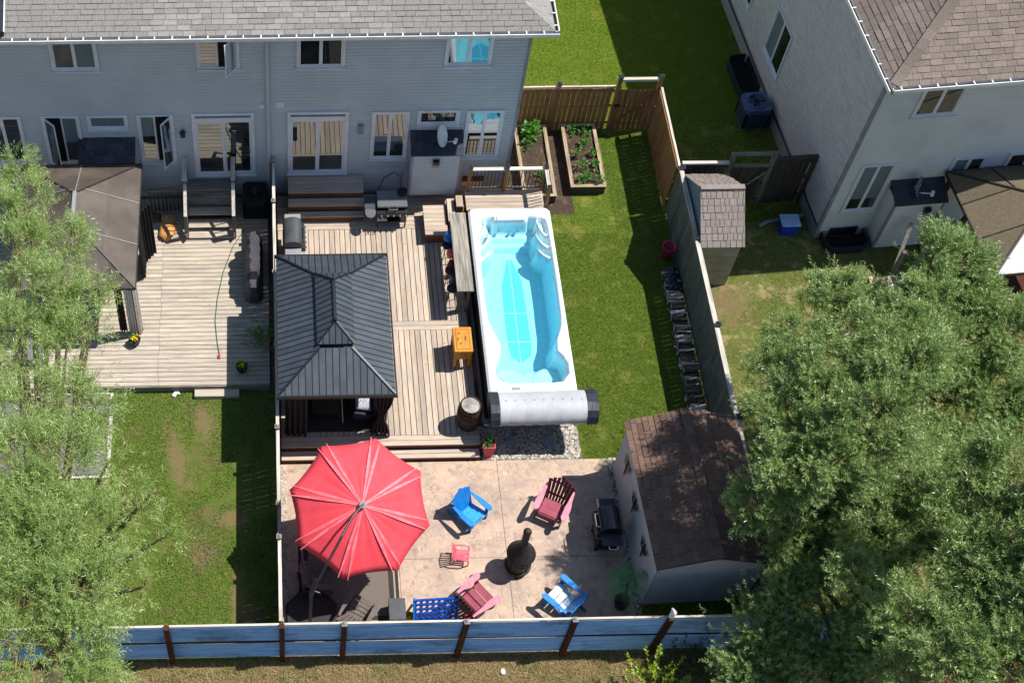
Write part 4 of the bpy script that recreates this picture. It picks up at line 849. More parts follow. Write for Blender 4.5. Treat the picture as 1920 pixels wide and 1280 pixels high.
# left gazebo
g = thing('gazebo', 'brown polycarbonate roofed gazebo beside the willow on the left deck', 'gazebo', (-5.1, 23.8, .25))
lg = hip(-6.75, -3.55, 21.7, 25.83, 2.5, 1.55, .46)
for pts in lg:
    O, u, v, n, uv = facet(pts); L = max(p[0] for p in uv); k = 3 if L > 3.5 else 2; Vm = max(p[1] for p in uv)
    cuts = [L*i/k for i in range(k+1)]
    for i in range(k):
        for (va, vb) in ((0, Vm*.52), (Vm*.52, Vm+.01)):
            q = clip(clip(clip(clip(uv, 1, 0, -cuts[i]), -1, 0, cuts[i+1]), 0, 1, -va), 0, -1, vb)
            if area(q) > .01: B = MB(); B.slab([O+u*p[0]+v*p[1] for p in q], n, -.01, 0); B.build('roof_panel', m_poly, g)
    for i in range(1, k):
        vv = [p[1] for p in clip(clip(uv, 1, 0, -(cuts[i]-.001)), -1, 0, cuts[i]+.001)]; B = MB(); B.bar(O+u*cuts[i]+v*min(vv)+n*.01, O+u*cuts[i]+v*max(vv)+n*.01, .022, .02, tuple(n)); B.build('roof_bar', m_soffit, g)
hipbars(g, lg, m_bronze, .04, .03)
zr = 2.5+1.55*.46; B = MB(); B.box(-5.2, -5.1, 23.25, 24.28, zr-.02, zr+.05); B.build('ridge_cap', m_soffit, g)
B = MB()
for (a, c) in (((-6.75, 21.7), (-3.55, 21.7)), ((-3.55, 21.7), (-3.55, 25.83)), ((-3.55, 25.83), (-6.75, 25.83)), ((-6.75, 25.83), (-6.75, 21.7))): B.bar((a[0], a[1], 2.46), (c[0], c[1], 2.46), .05, .08)
B.build('eave_beam', m_bronze, g)
for x in (-6.6, -3.72):
    for y in (21.9, 25.65): B = MB(); B.box(x-.05, x+.05, y-.05, y+.05, .25, 2.45); B.build('post', m_bronze, g)
curtain(g, [(-3.9, 21.88), (-3.68, 21.8)], .3, 2.4, m_curtw, .03, 3); curtain(g, [(-4.15, 21.9), (-3.95, 21.9)], .3, 2.4, m_curt, .03, 3); curtain(g, [(-3.62, 21.75), (-3.55, 21.95)], .3, 2.4, m_curtw, .03, 2)
curtain(g, [(-3.6, 24.2), (-3.3, 24.6)], .27, 2.4, m_net, .06, 4); curtain(g, [(-3.58, 23.6), (-3.58, 24.2)], .27, 2.4, m_net, .05, 4)
# right gazebo
g = thing('gazebo', 'tan polycarbonate roofed gazebo beside the right house', 'gazebo', (20, 23.5, 0))
FG = Fr((18.39, 21.6, 0), rad(5.2)); W_, D_g, zg = 3.7, 3.47, 2.6
def gp(u_, v_, z_): return FG.p(u_, -v_, z_)
ins = 1.5; zi = zg+ins*.45; rg = [[gp(0, 0, zg), gp(W_, 0, zg), gp(W_-ins, ins, zi), gp(ins, ins, zi)], [gp(W_, 0, zg), gp(W_, D_g, zg), gp(W_-ins, D_g-ins, zi), gp(W_-ins, ins, zi)], [gp(W_, D_g, zg), gp(0, D_g, zg), gp(ins, D_g-ins, zi), gp(W_-ins, D_g-ins, zi)], [gp(0, D_g, zg), gp(0, 0, zg), gp(ins, ins, zi), gp(ins, D_g-ins, zi)]]
B = MB(); B.face([gp(ins, ins, zi), gp(W_-ins, ins, zi), gp(W_-ins, D_g-ins, zi), gp(ins, D_g-ins, zi)]); B.build('roof_panel', m_poly2, g)
for fi, pts in enumerate(rg):
    O, u, v, n, uv = facet(pts); L = max(p[0] for p in uv); k = 3
    for i in range(k):
        q = clip(clip(uv, 1, 0, -L*i/k), -1, 0, L*(i+1)/k)
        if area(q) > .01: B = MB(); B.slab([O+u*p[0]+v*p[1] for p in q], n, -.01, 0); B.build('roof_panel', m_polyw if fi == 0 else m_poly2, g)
        if i:
            vv = [p[1] for p in clip(clip(uv, 1, 0, -(L*i/k-.001)), -1, 0, L*i/k+.001)]; B = MB(); B.bar(O+u*L*i/k+v*min(vv)+n*.01, O+u*L*i/k+v*max(vv)+n*.01, .03, .02, tuple(n)); B.build('roof_bar', m_bronze, g)
hipbars(g, rg, m_bronze, .05, .04)
B = MB()
for i in range(4): a = rg[i][0]; c = rg[i][1]; B.bar((a[0], a[1], zg-.05), (c[0], c[1], zg-.05), .05, .09)
B.build('eave_beam', m_bronze, g)
for u_ in (.15, W_-.15):
    for v_ in (.15, D_g-.15): p = gp(u_, v_, 0); B = MB(); B.box(p[0]-.05, p[0]+.05, p[1]-.05, p[1]+.05, 0, zg-.05); B.build('post', m_bronze, g)
sheet('mulch', [(17.9, 21.2), (22, 21.2), (22, 25.1), (18.1, 24.7)], .02, mat('red brown mulch', '#5c3322', '#3d2117', sc=25, rough=1, bump=.02))

# ---------------------------------------------------------------- sheds
SR = rad(2.2); FS = Fr((8.62, 13.9, 0), SR); FSl = Fr((8.62, 13.9, 0), SR-PI/2)
t = thing('garden_shed', 'large garden shed with brown shingle gable roof at the right of the patio', 'shed', (9.9, 15.7, 0))
W_s, L_s, zw, zr_ = 2.5, 3.72, 2.2, 2.62
def spp(u_, v_, z_): return FS.p(u_, -v_, z_)
B = MB(); B.prism([tuple(spp(*p, 0)[:2]) for p in ((.012, .012), (W_s, .012), (W_s, L_s), (.012, L_s))], 0, zw); lap(B, FS, 0, W_s, .05, zw, .1, .01); lap(B, FSl, -L_s, 0, .05, zw, .1, .01)
z_ = zw
B.face([spp(0, 0, zw), spp(W_s, 0, zw), spp(W_s/2, 0, zr_-.03)]); B.face([spp(0, L_s, zw), spp(W_s, L_s, zw), spp(W_s/2, L_s, zr_-.03)]); B.build('wall', m_shedw, t)
for z0_, u0_, u1_ in ((zw+.02, .3, W_s-.3), (zw+.13, .65, W_s-.65), (zw+.24, 1.0, W_s-1.0)): B = MB(); FS.box(B, u0_, u1_, 0, .012, z0_, z0_+.09); B.build('gable_board', m_shedw, t)
oh = .1; rs = (zr_-zw)/(W_s/2); ze = zw-oh*rs
left = [spp(-oh, L_s+oh, ze), spp(-oh, -oh, ze), spp(W_s/2, -oh, zr_), spp(W_s/2, L_s+oh, zr_)]; right = [spp(W_s+oh, -oh, ze), spp(W_s+oh, L_s+oh, ze), spp(W_s/2, L_s+oh, zr_), spp(W_s/2, -oh, zr_)]
B = MB(); fslab(B, left, -.05, -.005); fslab(B, right, -.05, -.005); R_ = B.build('roof', m_dark, t)
shingles(left, R_, m_sh3, .14, .29, .012, lambda p: p[1], 160, .1); shingles(right, R_, m_sh3, .14, .29, .012, lambda p: p[1], 110, .1)
for i in range(16): a = spp(W_s/2, -oh+i*.245, zr_+.025); c = spp(W_s/2, -oh+(i+1)*.245, zr_+.03); B = MB(); B.bar(a, c, .2, .012); B.build('ridge_cap', m_sh3, R_)
for k, (v_, z_) in enumerate(((3.0, 1.35), (2.0, 1.3), (.85, 1.25))):
    lab = ('nearest the lawn, spiky', 'in the middle, broad winged', 'nearest the back fence, slender')[k]
    d = thing('wall_ornament', 'black metal dragonfly on the shed wall, the one '+lab, 'wall art', FSl.p(-v_, .03, z_), group='metal ornaments on the shed wall')
    B = MB(); B.tube([FSl.p(-v_, .04, z_-.35), FSl.p(-v_, .05, z_+.1), FSl.p(-v_, .04, z_+.32)], [.012, .03, .012], 6); B.build('body', m_black, d)
    for s1 in (-1, 1):
        for zz, L in ((.15, .28), (.0, .22)):
            B = MB(); a = Vector(FSl.p(-v_, .05, z_+zz)); c = Vector(FSl.p(-v_+s1*L, .06, z_+zz+.1)); m_ = Vector(FSl.p(-v_+s1*L*.6, .055, z_+zz-.02)); m2 = Vector(FSl.p(-v_+s1*L*.6, .055, z_+zz+.13)); B.slab([a, m_, c, m2], FSl.n, 0, .006); B.build('wing', m_black, d)
t = thing('garden_shed', 'small beige resin shed with plastic shingle roof against the grey fence', 'shed', (11.9, 24.5, 0))
x0, x1, y0, y1, zw, zr_ = 11.38, 12.42, 23.3, 25.7, 1.85, 2.75; ym = (y0+y1)/2
B = MB(); B.box(x0, x1, y0, y1, 0, zw); B.face([(x1, y0, zw), (x1, y1, zw), (x1, ym, zr_-.03)]); B.build('wall', m_plwall, t)
B = MB(); B.face([(x0, y0, zw), (x0, ym, zr_-.03), (x0, y1, zw)]); B.box(x0-.012, x0-.002, y0, y1, .1, zw); B.build('gable', m_plblue, t)
for z in (.6, 1.25): B = MB(); B.box(x0+.02, x1-.02, y0-.012, y0-.001, z, z+.03); B.build('panel_joint', m_plwall, t)
oh = .07; rs = (zr_-zw)/(ym-y0); ze = zw-oh*rs
fr_ = [(x0-oh, y0-oh, ze), (x1+oh, y0-oh, ze), (x1+oh, ym, zr_), (x0-oh, ym, zr_)]; bk = [(x1+oh, y1+oh, ze), (x0-oh, y1+oh, ze), (x0-oh, ym, zr_), (x1+oh, ym, zr_)]
B = MB(); fslab(B, fr_, -.04, -.004); fslab(B, bk, -.04, -.004); R_ = B.build('roof', m_plsh, t)
shingles(fr_, R_, m_plsh, .185, .15, .009, None, 120, .35, .008); shingles(bk, R_, m_plsh, .185, .2, .008, None, 60, .3, .008)
B = MB(); B.box(x0-oh, x1+oh, ym-.08, ym+.08, zr_-.03, zr_+.03); B.build('ridge_cap', m_plsh, R_)

# ---------------------------------------------------------------- swim spa
t = thing('swim_spa', 'long white swim spa filled with clear turquoise water', 'swim spa', (6.47, 22.1, 0))
X0, X1, Y0s, Y1s = 5.345, 7.6, 19.08, 25.16; ZR = 1.25
OUT = [(5.58, 24.77), (5.58, 24.45), (5.55, 23.88), (5.5, 22.98), (5.5, 22.21), (5.53, 21.4), (5.68, 20.92), (5.78, 20.61), (5.73, 20.35), (5.59, 20.04), (5.54, 19.74), (5.66, 19.51), (5.91, 19.41), (7.02, 19.43), (7.27, 19.45), (7.46, 19.7), (7.47, 20.01), (7.38, 20.26), (7.26, 20.42), (7.28, 20.73), (7.42, 21.1), (7.47, 21.46), (7.49, 22.44), (7.49, 23.27), (7.48, 24.41), (7.45, 24.71), (7.36, 24.8), (6.94, 24.89), (6.91, 24.72), (6.06, 24.72), (6.03, 24.88), (5.74, 24.85)]
res = .026; nx = int((X1-X0)/res)+1; ny = int((Y1s-Y0s)/res)+1
gx = np.linspace(X0, X1, nx); gy = np.linspace(Y0s, Y1s, ny); XX, YY = np.meshgrid(gx, gy); P = np.stack([XX.ravel(), YY.ravel()], 1)
def pdist(P, poly):
    d = np.full(len(P), 9.)
    for i in range(len(poly)):
        a = np.array(poly[i]); b_ = np.array(poly[(i+1) % len(poly)]); ab = b_-a; tt = np.clip(((P-a)@ab)/(ab@ab+1e-9), 0, 1); d = np.minimum(d, np.hypot(*(P-a-tt[:, None]*ab).T))
    return d
ins_ = inpoly(P, OUT); dd = pdist(P, OUT); dd = np.where(ins_, dd, -dd)
FLOOR = .32-ZR
sm = lambda a, b_, x: (lambda q: q*q*(3-2*q))(np.clip((x-a)/(b_-a), 0, 1))
depth = FLOOR*sm(0, .17, dd)
def cap_at(mask, zv, soft): global depth; depth = np.where(mask > 0, np.maximum(depth, depth*(1-mask)+zv*mask), depth)
for cx, sgn in ((5.5, 1), (7.5, -1)):         # stepped terraces in the two far corners
    ddx = (P[:, 0]-cx)*sgn; ddy = (24.95-P[:, 1])
    rr = np.hypot(ddx*(1.55 if sgn > 0 else 2.0), ddy*(.62 if sgn > 0 else .68))
    for R_c, zv in ((1.02, -.74), (.86, -.56), (.68, -.36), (.5, -.18)):
        mk = 1-sm(R_c-.05, R_c, rr); depth = np.where(dd > .02, np.maximum(depth, zv*mk+(-9)*(1-mk)*(mk < .02)+FLOOR*(1-mk)*(mk >= .02)), depth)
for cx, sgn in ((5.5, 1), (7.5, -1)):         # white grab fins between the corner steps
    ddx = (P[:, 0]-cx)*sgn; ddy = (24.95-P[:, 1]); rr = np.hypot(ddx*1.55, ddy*.62)
    for R_c, wf in ((.92, .045), (.70, .05), (.46, .05)):
        mk = (1-sm(wf-.02, wf, np.abs(rr-R_c)))*(1-sm(.36, .44, ddx))*sm(.02, .05, dd); depth = np.where(mk > 0, np.maximum(depth, depth*(1-mk)-.09*mk), depth)
for yb, zv in ((24.3, -.72), (24.47, -.55)):    # bench under the jets
    mk = sm(yb-.03, yb, P[:, 1]); lim = zv*mk+FLOOR*(1-mk); depth = np.where(dd > .04, np.maximum(depth, lim), depth)
for cx in (6.02, 7.02):                        # two moulded seats
    rr = np.hypot((P[:, 0]-cx)/.42, (P[:, 1]-19.82)/.44); mk = 1-sm(.95, 1.12, rr); zs = -.6; depth = np.where((mk > 0) & (dd > .05), np.maximum(depth, zs*mk+FLOOR*(1-mk)), depth)
mk = (1-sm(.1, .16, np.abs(P[:, 0]-6.52)))*(1-sm(20.1, 20.2, P[:, 1])); depth = np.where(dd > .05, np.maximum(depth, -.62*mk+FLOOR*(1-mk)), depth)
mk = 1-sm(20.15, 20.4, P[:, 1]); depth = np.where(dd > .05, np.maximum(depth, -.68*mk+FLOOR*(1-mk)), depth)
side = sm(.0, .01, dd)*(1-sm(.26, .27, dd))   # wall ribs on the long sides
edge = np.minimum.reduce([P[:, 0]-X0, X1-P[:, 0], P[:, 1]-Y0s, Y1s-P[:, 1]])
depth = depth+np.where(dd < 0, -.05*(1-sm(0, .06, edge))+.012*sm(.0, .03, -dd)*(1-sm(.03, .07, np.abs(edge-.1))), 0)
# rounded outer corners
V = np.stack([P[:, 0], P[:, 1], ZR+depth], 1)
for (cx, cy, sx, sy) in ((X0, Y0s, 1, 1), (X1, Y0s, -1, 1), (X0, Y1s, 1, -1), (X1, Y1s, -1, -1)):
    R_c = .16; ax = (V[:, 0]-cx)*sx; ay = (V[:, 1]-cy)*sy; m_ = (ax < R_c) & (ay < R_c); vx = R_c-ax; vy = R_c-ay; ln = np.hypot(vx, vy); mx = np.maximum(np.abs(vx), np.abs(vy)); f_ = np.where(ln > 1e-6, mx/np.maximum(ln, 1e-6), 1)
    V[m_, 0] = (cx+sx*(R_c-vx*f_))[m_]; V[m_, 1] = (cy+sy*(R_c-vy*f_))[m_]
idx = np.arange(nx*ny).reshape(ny, nx); F = np.stack([idx[:-1, :-1], idx[:-1, 1:], idx[1:, 1:], idx[1:, :-1]], -1).reshape(-1, 4)
sh = npmesh('shell', V, F, m_shell, t); sh.data.polygons.foreach_set('use_smooth', [True]*len(F))
B = MB(); B.box(X0+.03, X1-.03, Y0s+.04, Y1s-.04, .06, .2); 
for (a, b_, c, d) in ((X0+.03, X0+.08, Y0s+.04, Y1s-.04), (X1-.08, X1-.03, Y0s+.04, Y1s-.04), (X0+.08, X1-.08, Y0s+.04, Y0s+.09), (X0+.08, X1-.08, Y1s-.09, Y1s-.04)): B.box(a, b_, c, d, .2, ZR-.03)
B.build('cabinet', m_cab, t)
B = MB(); B.prism([(5.3, 18.95), (5.42, 18.84), (7.52, 18.84), (7.64, 18.95), (7.64, 25.2), (5.3, 25.2)], 0, .06); B.build('base_pad', m_pad, t)
zwat = ZR-.13
wp = [tuple(p) for p in OUT]
B = MB(); B.prism(wp, .25, zwat); wo_ = B.build('water', m_water, t)
def flr(poly): B = MB(); B.prism(poly, FLOOR+ZR-.01, FLOOR+ZR+.012); B.build('floor_mat', m_mat, t)
for p in ([(6.42, 24.02), (6.47, 24.05), (6.45, 22.27), (6.17, 22.27), (6.19, 23.11)], [(6.17, 22.22), (6.45, 22.22), (6.44, 21.34), (6.16, 21.34)], [(6.17, 21.29), (6.44, 21.29), (6.43, 20.66), (6.21, 20.87)], [(6.51, 24.05), (6.56, 24.0), (6.75, 23.32), (6.77, 22.27), (6.49, 22.27)], [(6.49, 22.22), (6.77, 22.22), (6.78, 21.34), (6.48, 21.34)], [(6.48, 21.29), (6.78, 21.29), (6.74, 20.87), (6.48, 20.66)]): flr(p)
for (x, y, z) in ((6.2, 24.62, .95), (6.48, 24.58, .82), (6.72, 24.62, .95), (6.3, 24.78, 1.2), (6.48, 24.8, 1.2), (6.66, 24.8, 1.2)): B = MB(); B.lathe((x, y, z-.05), [(.045, 0), (.05, .05), (.03, .06), (.02, .05), (.001, .05)], 12); B.build('jet', m_soffit, t)
B = MB(); B.box(6.09, 6.88, 24.70, 24.86, 1.12, 1.285); B.build('jet_housing', m_shell, t, bevel=.02)
for cx, sgn in ((6.0, 1), (7.05, -1)): B = MB(); B.tube([(cx-.36*sgn, 19.95, zwat+.03), (cx-.34*sgn, 19.7, zwat+.05), (cx-.2*sgn, 19.5, zwat+.06), (cx, 19.44, zwat+.05), (cx+.12*sgn, 19.44, zwat+.02)], .012, 6); B.build('grab_rail', m_soffit, t)
B = MB(); B.box(5.95, 6.15, 19.22, 19.3, ZR+.0, ZR+.02); B.build('control_panel', m_soffit, t)
# rolled cover
t = thing('spa_cover', 'rolled pale grey vinyl spa cover with dark ends across the front of the swim spa', 'cover', (6.6, 18.7, 1.2))
sec = [(19.05, 1.24), (19.1, 1.38), (19.02, 1.5), (18.85, 1.58), (18.6, 1.6), (18.4, 1.54), (18.28, 1.42), (18.22, 1.28), (18.25, 1.16), (18.4, 1.1), (18.8, 1.12)]
def loft(x0, x1, s, m, name, nseg=40, wr=.012):
    B = MB(); cy, cz = 18.67, 1.34; n = len(s)
    for i in range(nseg+1):
        x = x0+(x1-x0)*i/nseg
        for k, (y, z) in enumerate(s):
            q = 1+wr*sin(x*23+k*1.7)+wr*.8*sin(x*51+k*.9)+ (wr*2.5*sin(x*17+k) if k in (6, 7, 8) else 0); B.v.append((x, cy+(y-cy)*q, cz+(z-cz)*q+.03*(x-6.6)/1.3))
    for i in range(nseg):
        for k in range(n): j = (k+1) % n; B.f.append((i*n+k, i*n+j, (i+1)*n+j, (i+1)*n+k)); B.mi.append(0)
    B.f.append(tuple(reversed(range(n)))); B.f.append(tuple(nseg*n+k for k in range(n))); B.mi += [0, 0]
    return B.build(name, m, t, smooth=name == 'roll')
c_ = loft(5.52, 7.72, sec, m_vinyl, 'roll', 60, .006)
sec2 = [(18.67+(y-18.67)*1.05, 1.34+(z-1.34)*1.08) for y, z in sec]; loft(5.3, 5.53, sec2, m_navy, 'end_cap', 4, .004); loft(7.71, 7.97, sec2, m_navy, 'end_cap', 6, .004)
for i in range(9): x = 5.7+i*.235; B = MB(); B.lathe((x, 18.72, 1.605+.03*(x-6.6)/1.3), [(.014, 0), (.012, .008), (.001, .01)], 6); B.build('stud', m_soffit, t)
for x in (5.45, 7.75): B = MB(); B.bar((x, 18.8, 1.1), (x, 19.2, 1.0), .06, .06); B.bar((x, 18.5, 1.12), (x, 18.9, 1.12), .06, .05); B.build('bracket', m_navy, t)
tag(MB().prism(blob(5.98, 18.42, .16, .17, 0, 10), .02, .06).build('stepping_stone', m_step), 'flat grey stepping stone in the gravel, next to the coral planter', 'stepping stone', 'stepping stones in the gravel bed')
tag(MB().prism(blob(6.95, 18.42, .17, .18, 0, 10), .02, .06).build('stepping_stone', m_step), 'flat grey stepping stone in the gravel, farther from the coral planter', 'stepping stone', 'stepping stones in the gravel bed')

# ---------------------------------------------------------------- foliage generator
def leaves_mesh(name, pts, dirs, n_leaf, L, lw, slen, m, parent, rng, droop=0., twig=None, tone=0.):
    """sprays: narrow leaves set spirally on short shoots that start at pts and run along dirs"""
    k = len(pts); D = dirs/np.linalg.norm(dirs, axis=1, keepdims=True)
    A = np.cross(D, rng.normal(0, 1, (k, 3))); A /= np.linalg.norm(A, axis=1, keepdims=True); Bv = np.cross(D, A)
    t_ = np.linspace(.1, 1, n_leaf)[None]; ln = slen*rng.uniform(.6, 1.3, (k, 1))
    ph = np.arange(n_leaf)[None]*2.4+rng.uniform(0, 6.28, (k, 1)); out = A[:, None]*np.cos(ph)[..., None]+Bv[:, None]*np.sin(ph)[..., None]
    base = pts[:, None]+D[:, None]*(ln*t_)[..., None]; base[..., 2] -= droop*(t_*ln)**2
    ld = D[:, None]*.75+out*.8+rng.normal(0, .18, (k, n_leaf, 3)); ld /= np.linalg.norm(ld, axis=2, keepdims=True)
    sd = np.cross(ld, rng.normal(0, 1, (k, n_leaf, 3))*.6+np.array([0, 0, 1.])); sd = np.cross(ld, sd)*.0+sd; sd /= np.linalg.norm(sd, axis=2, keepdims=True)
    LL = (L*rng.uniform(.6, 1.25, (k, n_leaf, 1)))*(1-.25*t_[..., None]); ww = LL*lw
    V = np.stack([base, base+ld*LL*.45+sd*ww, base+ld*LL, base+ld*LL*.45-sd*ww], 2).reshape(-1, 3); F = np.arange(len(V)).reshape(-1, 4)
    tint = np.clip(np.repeat(rng.uniform(0, 1, (k, 1)), n_leaf, 1)*.6+rng.uniform(0, .4, (k, n_leaf))+tone, 0, 1); tint = np.repeat(tint.ravel(), 4)
    o = npmesh(name, V, F, m, parent, tint); return base
def twigs_mesh(name, starts, ends, r, m, parent):
    k = len(starts); d = ends-starts; d /= np.linalg.norm(d, axis=1, keepdims=True)+1e-9; a = np.cross(d, [0, .3, 1.]); a /= np.linalg.norm(a, axis=1, keepdims=True)+1e-9; b_ = np.cross(d, a)
    rr = r if np.ndim(r) else np.full(k, r); mid = (starts+ends)/2+np.random.default_rng(1).normal(0, .03, (k, 3))
    rings = []
    for P_, s_ in ((starts, 1.), (mid, .75), (ends, .45)):
        for j in range(3): an = 2*PI*j/3; rings.append(P_+(a*cos(an)+b_*sin(an))*(rr*s_)[:, None])
    V = np.stack(rings, 1).reshape(-1, 3); q = []
    for l in (0, 1):
        for j in range(3): j2 = (j+1) % 3; q.append((l*3+j, l*3+j2, l*3+3+j2, l*3+3+j))
    F = (np.array(q)[None]+np.arange(k)[:, None, None]*9).reshape(-1, 4)
    return npmesh(name, V, F, m, parent)
def tree(label, trunk, lobes, m_leaf, sprays, n_leaf, L, lw, slen, seed, spread=.62, sub=(8, 12), fill=.2):
    rng = np.random.default_rng(seed); t = thing('willow_tree', label, 'tree', trunk)
    LC = np.array([l[:3] for l in lobes]); LR = np.array([l[3] for l in lobes]); dens = np.array([l[4] if len(l) > 4 else 1. for l in lobes])
    T = np.array(trunk, float); mean = LC.mean(0); fork = T*.55+mean*.45; fork[2] = min(LC[:, 2].min()*.55, 3.5)
    B = MB(); mid = (T+fork)/2+np.array([.15, .1, 0]); B.tube([T-[0, 0, .1], T+[0, 0, .4], mid, fork], [.34, .26, .22, .18], 10); B.build('trunk', m_bark, t, smooth=True)
    for c, r in zip(LC, LR):
        B = MB(); h = fork+(c-fork)*np.array([.45, .45, .6]); B.tube([fork, fork*.5+h*.5+[0, 0, .1], h, h*.4+c*.6+[0, 0, .1], c], [.13, .1, .075, .05, .02], 6); B.build('limb', m_bark, t, smooth=True)
    PT, DR, SS, SE = [], [], [], []
    wgt = dens*LR**2; wgt = wgt/wgt.sum()
    for c, r, w_, dn in zip(LC, LR, wgt, dens):
        ns = rng.integers(*sub); dirs = rng.normal(0, 1, (ns, 3)); dirs[:, 2] = np.abs(dirs[:, 2])*.8+.05*rng.normal(size=ns); dirs /= np.linalg.norm(dirs, axis=1, keepdims=True)
        sc_ = c+dirs*r*rng.uniform(.55, 1.05, (ns, 1))*np.array([1, 1, .8]); SS.append(np.repeat(c[None], ns, 0)); SE.append(sc_)
        tot = int(sprays*w_); which = rng.integers(0, ns, tot); sp = rng.normal(0, 1, (tot, 3))*r*.26*spread
        base = sc_[which]; f_ = rng.uniform(0, 1, tot) < fill
        p = base+sp; p[f_] = c+rng.normal(0, .5, (f_.sum(), 3))*r
        d = (p-c)/r*.6+dirs[which]*.7+np.array([0, 0, .55])+rng.normal(0, .35, (tot, 3)); PT.append(p); DR.append(d)
        s_ = rng.uniform(size=tot) < .18; SS.append(base[s_]); SE.append(p[s_])
    PT = np.concatenate(PT); DR = np.concatenate(DR)
    leaves_mesh('crown', PT, DR, n_leaf, L, lw, slen, m_leaf, t, rng, .3)
    twigs_mesh('twigs', np.concatenate(SS), np.concatenate(SE), .012, m_twig, t)
    return t
def lobes(a): return [ray(l[0], l[1], l[2])+tuple(l[3:]) for l in a]
tree('tall pale silver leaved willow overhanging the left yard', (-5.6, 10.6, 0), lobes([(20, 330, 9, .45), (60, 400, 9.3, .6), (30, 480, 9.5, .7), (120, 470, 9.4, .5), (90, 560, 10, .65), (170, 560, 9.3, .42), (30, 640, 10, .8), (125, 650, 10, .6), (170, 620, 9.5, .3, .7), (60, 760, 10.5, .8), (150, 770, 10.5, .6), (30, 880, 11, .9), (120, 890, 11, .75), (200, 870, 10.5, .34, .6), (60, 1000, 11, .9), (160, 1000, 11, .75), (240, 950, 10, .38, .5), (290, 920, 9.6, .22, .35), (300, 1010, 9.8, .33, .35), (60, 1110, 11, .9), (150, 1120, 11, .7), (230, 1060, 10.5, .42, .5), (270, 1100, 10, .25, .3), (30, 1230, 11, .9), (130, 1230, 10.6, .7), (200, 1170, 10.2, .4, .6), (190, 1265, 10, .35)]), m_leafL, 8200, 16, .105, .075, .32, 11, spread=.7, fill=.15)
tree('dense dark grey green willow spreading over the lower right corner', (12.3, 15.2, 0), lobes([(1700, 690, 6.9, .85), (1620, 640, 6.3, .8), (1550, 720, 6.2, .8), (1480, 780, 5.8, .7), (1630, 800, 6.6, .85), (1560, 850, 6.1, .8), (1440, 920, 5.0, .6, 1.2), (1490, 880, 5.6, .75, 1.4), (1400, 960, 4.6, .42), (1490, 1010, 3.2, .85), (1590, 970, 3.6, 1.05), (1690, 880, 4.4, 1.05), (1700, 1010, 3.6, 1.0), (1640, 1030, 4.2, .7), (1740, 960, 4.8, .8), (1600, 900, 4.6, .7), (1780, 1060, 3.8, .9), (1610, 1085, 5.0, .5), (1500, 1110, 2.8, .9), (1430, 1180, 2.4, .8), (1560, 1210, 2.8, .95), (1660, 1170, 3.0, .9), (1760, 1180, 3.4, .9), (1640, 1260, 3, .8), (1400, 1260, 2.2, .7), (1490, 1275, 2.6, .8)]), m_leafR, 27000, 15, .1, .1, .24, 21, spread=.66, fill=.2)
tree('broad grey green willow in the right yard close to the tan gazebo', (15.6, 18.4, 0), lobes([(1775, 495, 6.0, .75), (1735, 560, 6.2, .5), (1825, 570, 5.6, .6), (1560, 575, 5.2, .7), (1490, 640, 5, .5), (1450, 700, 5, .6), (1640, 560, 5, .4, .6), (1690, 610, 6.4, .6), (1780, 640, 5.2, .8), (1880, 620, 5.4, .8), (1760, 770, 4.2, .9), (1850, 740, 4.6, .85), (1910, 790, 4.2, .9)]), m_leafR, 13000, 15, .1, .1, .24, 22, spread=.72, fill=.16)
tree('sunlit willow with bright tips at the lower right edge of the photo', (15.0, 12.2, 0), lobes([(1805, 880, 7.4, .55), (1780, 955, 7.0, .5), (1895, 890, 7.6, .8), (1880, 985, 7.4, .8), (1845, 1070, 7.2, .7), (1915, 1090, 7.6, .8), (1850, 1160, 7.4, .8), (1800, 1245, 7.4, .75), (1900, 1250, 7.6, .9), (1715, 1165, 6.8, .6), (1700, 1245, 6.6, .6), (2000, 960, 8.0, .9), (2010, 1080, 8.2, 1.0), (2000, 1200, 8.0, 1.0), (2080, 900, 8.6, 1.0), (2100, 1040, 8.8, 1.0), (2100, 1180, 8.6, 1.0), (1990, 1330, 7.5, 1.0)]), m_leafR, 15500, 15, .105, .1, .26, 23, spread=.66, fill=.2)  # outermost lobes, unseen past the right edge, are added to shade lower crowns
def plant(name, label, cat, c, r, n, L, lw, m, seed, parent=None, group=None, h=.3, slen=.12, nl=7):
    rng = np.random.default_rng(seed); t = parent or thing(name, label, cat, c, group)
    P_ = np.array(c, float)+rng.normal(0, 1, (n, 3))*np.array([r*.45, r*.45, h*.3])+[0, 0, h*.5]; P_[:, 2] = np.maximum(P_[:, 2], c[2]+.02)
    D_ = (P_-np.array(c))*np.array([1.4, 1.4, 1])+[0, 0, .25*h]+rng.normal(0, .05, (n, 3)); leaves_mesh('foliage', P_, D_, nl, L, lw, slen, m, t, rng)
    twigs_mesh('stem', np.repeat(np.array(c, float)[None], max(3, n//3), 0), P_[:max(3, n//3)], .006, m_twig, t); return t
plant('shrub', 'bright yellow green leafy bush on the verge at the bottom edge', 'bush', (8.45, 11.5, .0), .7, 150, .10, .3, m_leafB, 5, h=1.2, slen=.25, nl=9)
plant('shrub', 'dark low shrub in the shade by the corrugated fence at lower right', 'bush', (9.7, 12.2, .0), .8, 260, .08, .25, m_leafD, 6, h=.8, slen=.2, nl=9)
plant('shrub', 'dark shrub between the willow and the end of the corrugated fence', 'bush', (11.2, 12.2, .0), .9, 260, .08, .25, m_leafD, 9, h=1.0, slen=.2, nl=9)
plant('shrub', 'leafy dark shrub against the fence on the left deck edge', 'bush', (-.35, 21.5, .1), .45, 120, .06, .3, m_leafV, 7, h=.6, slen=.15)

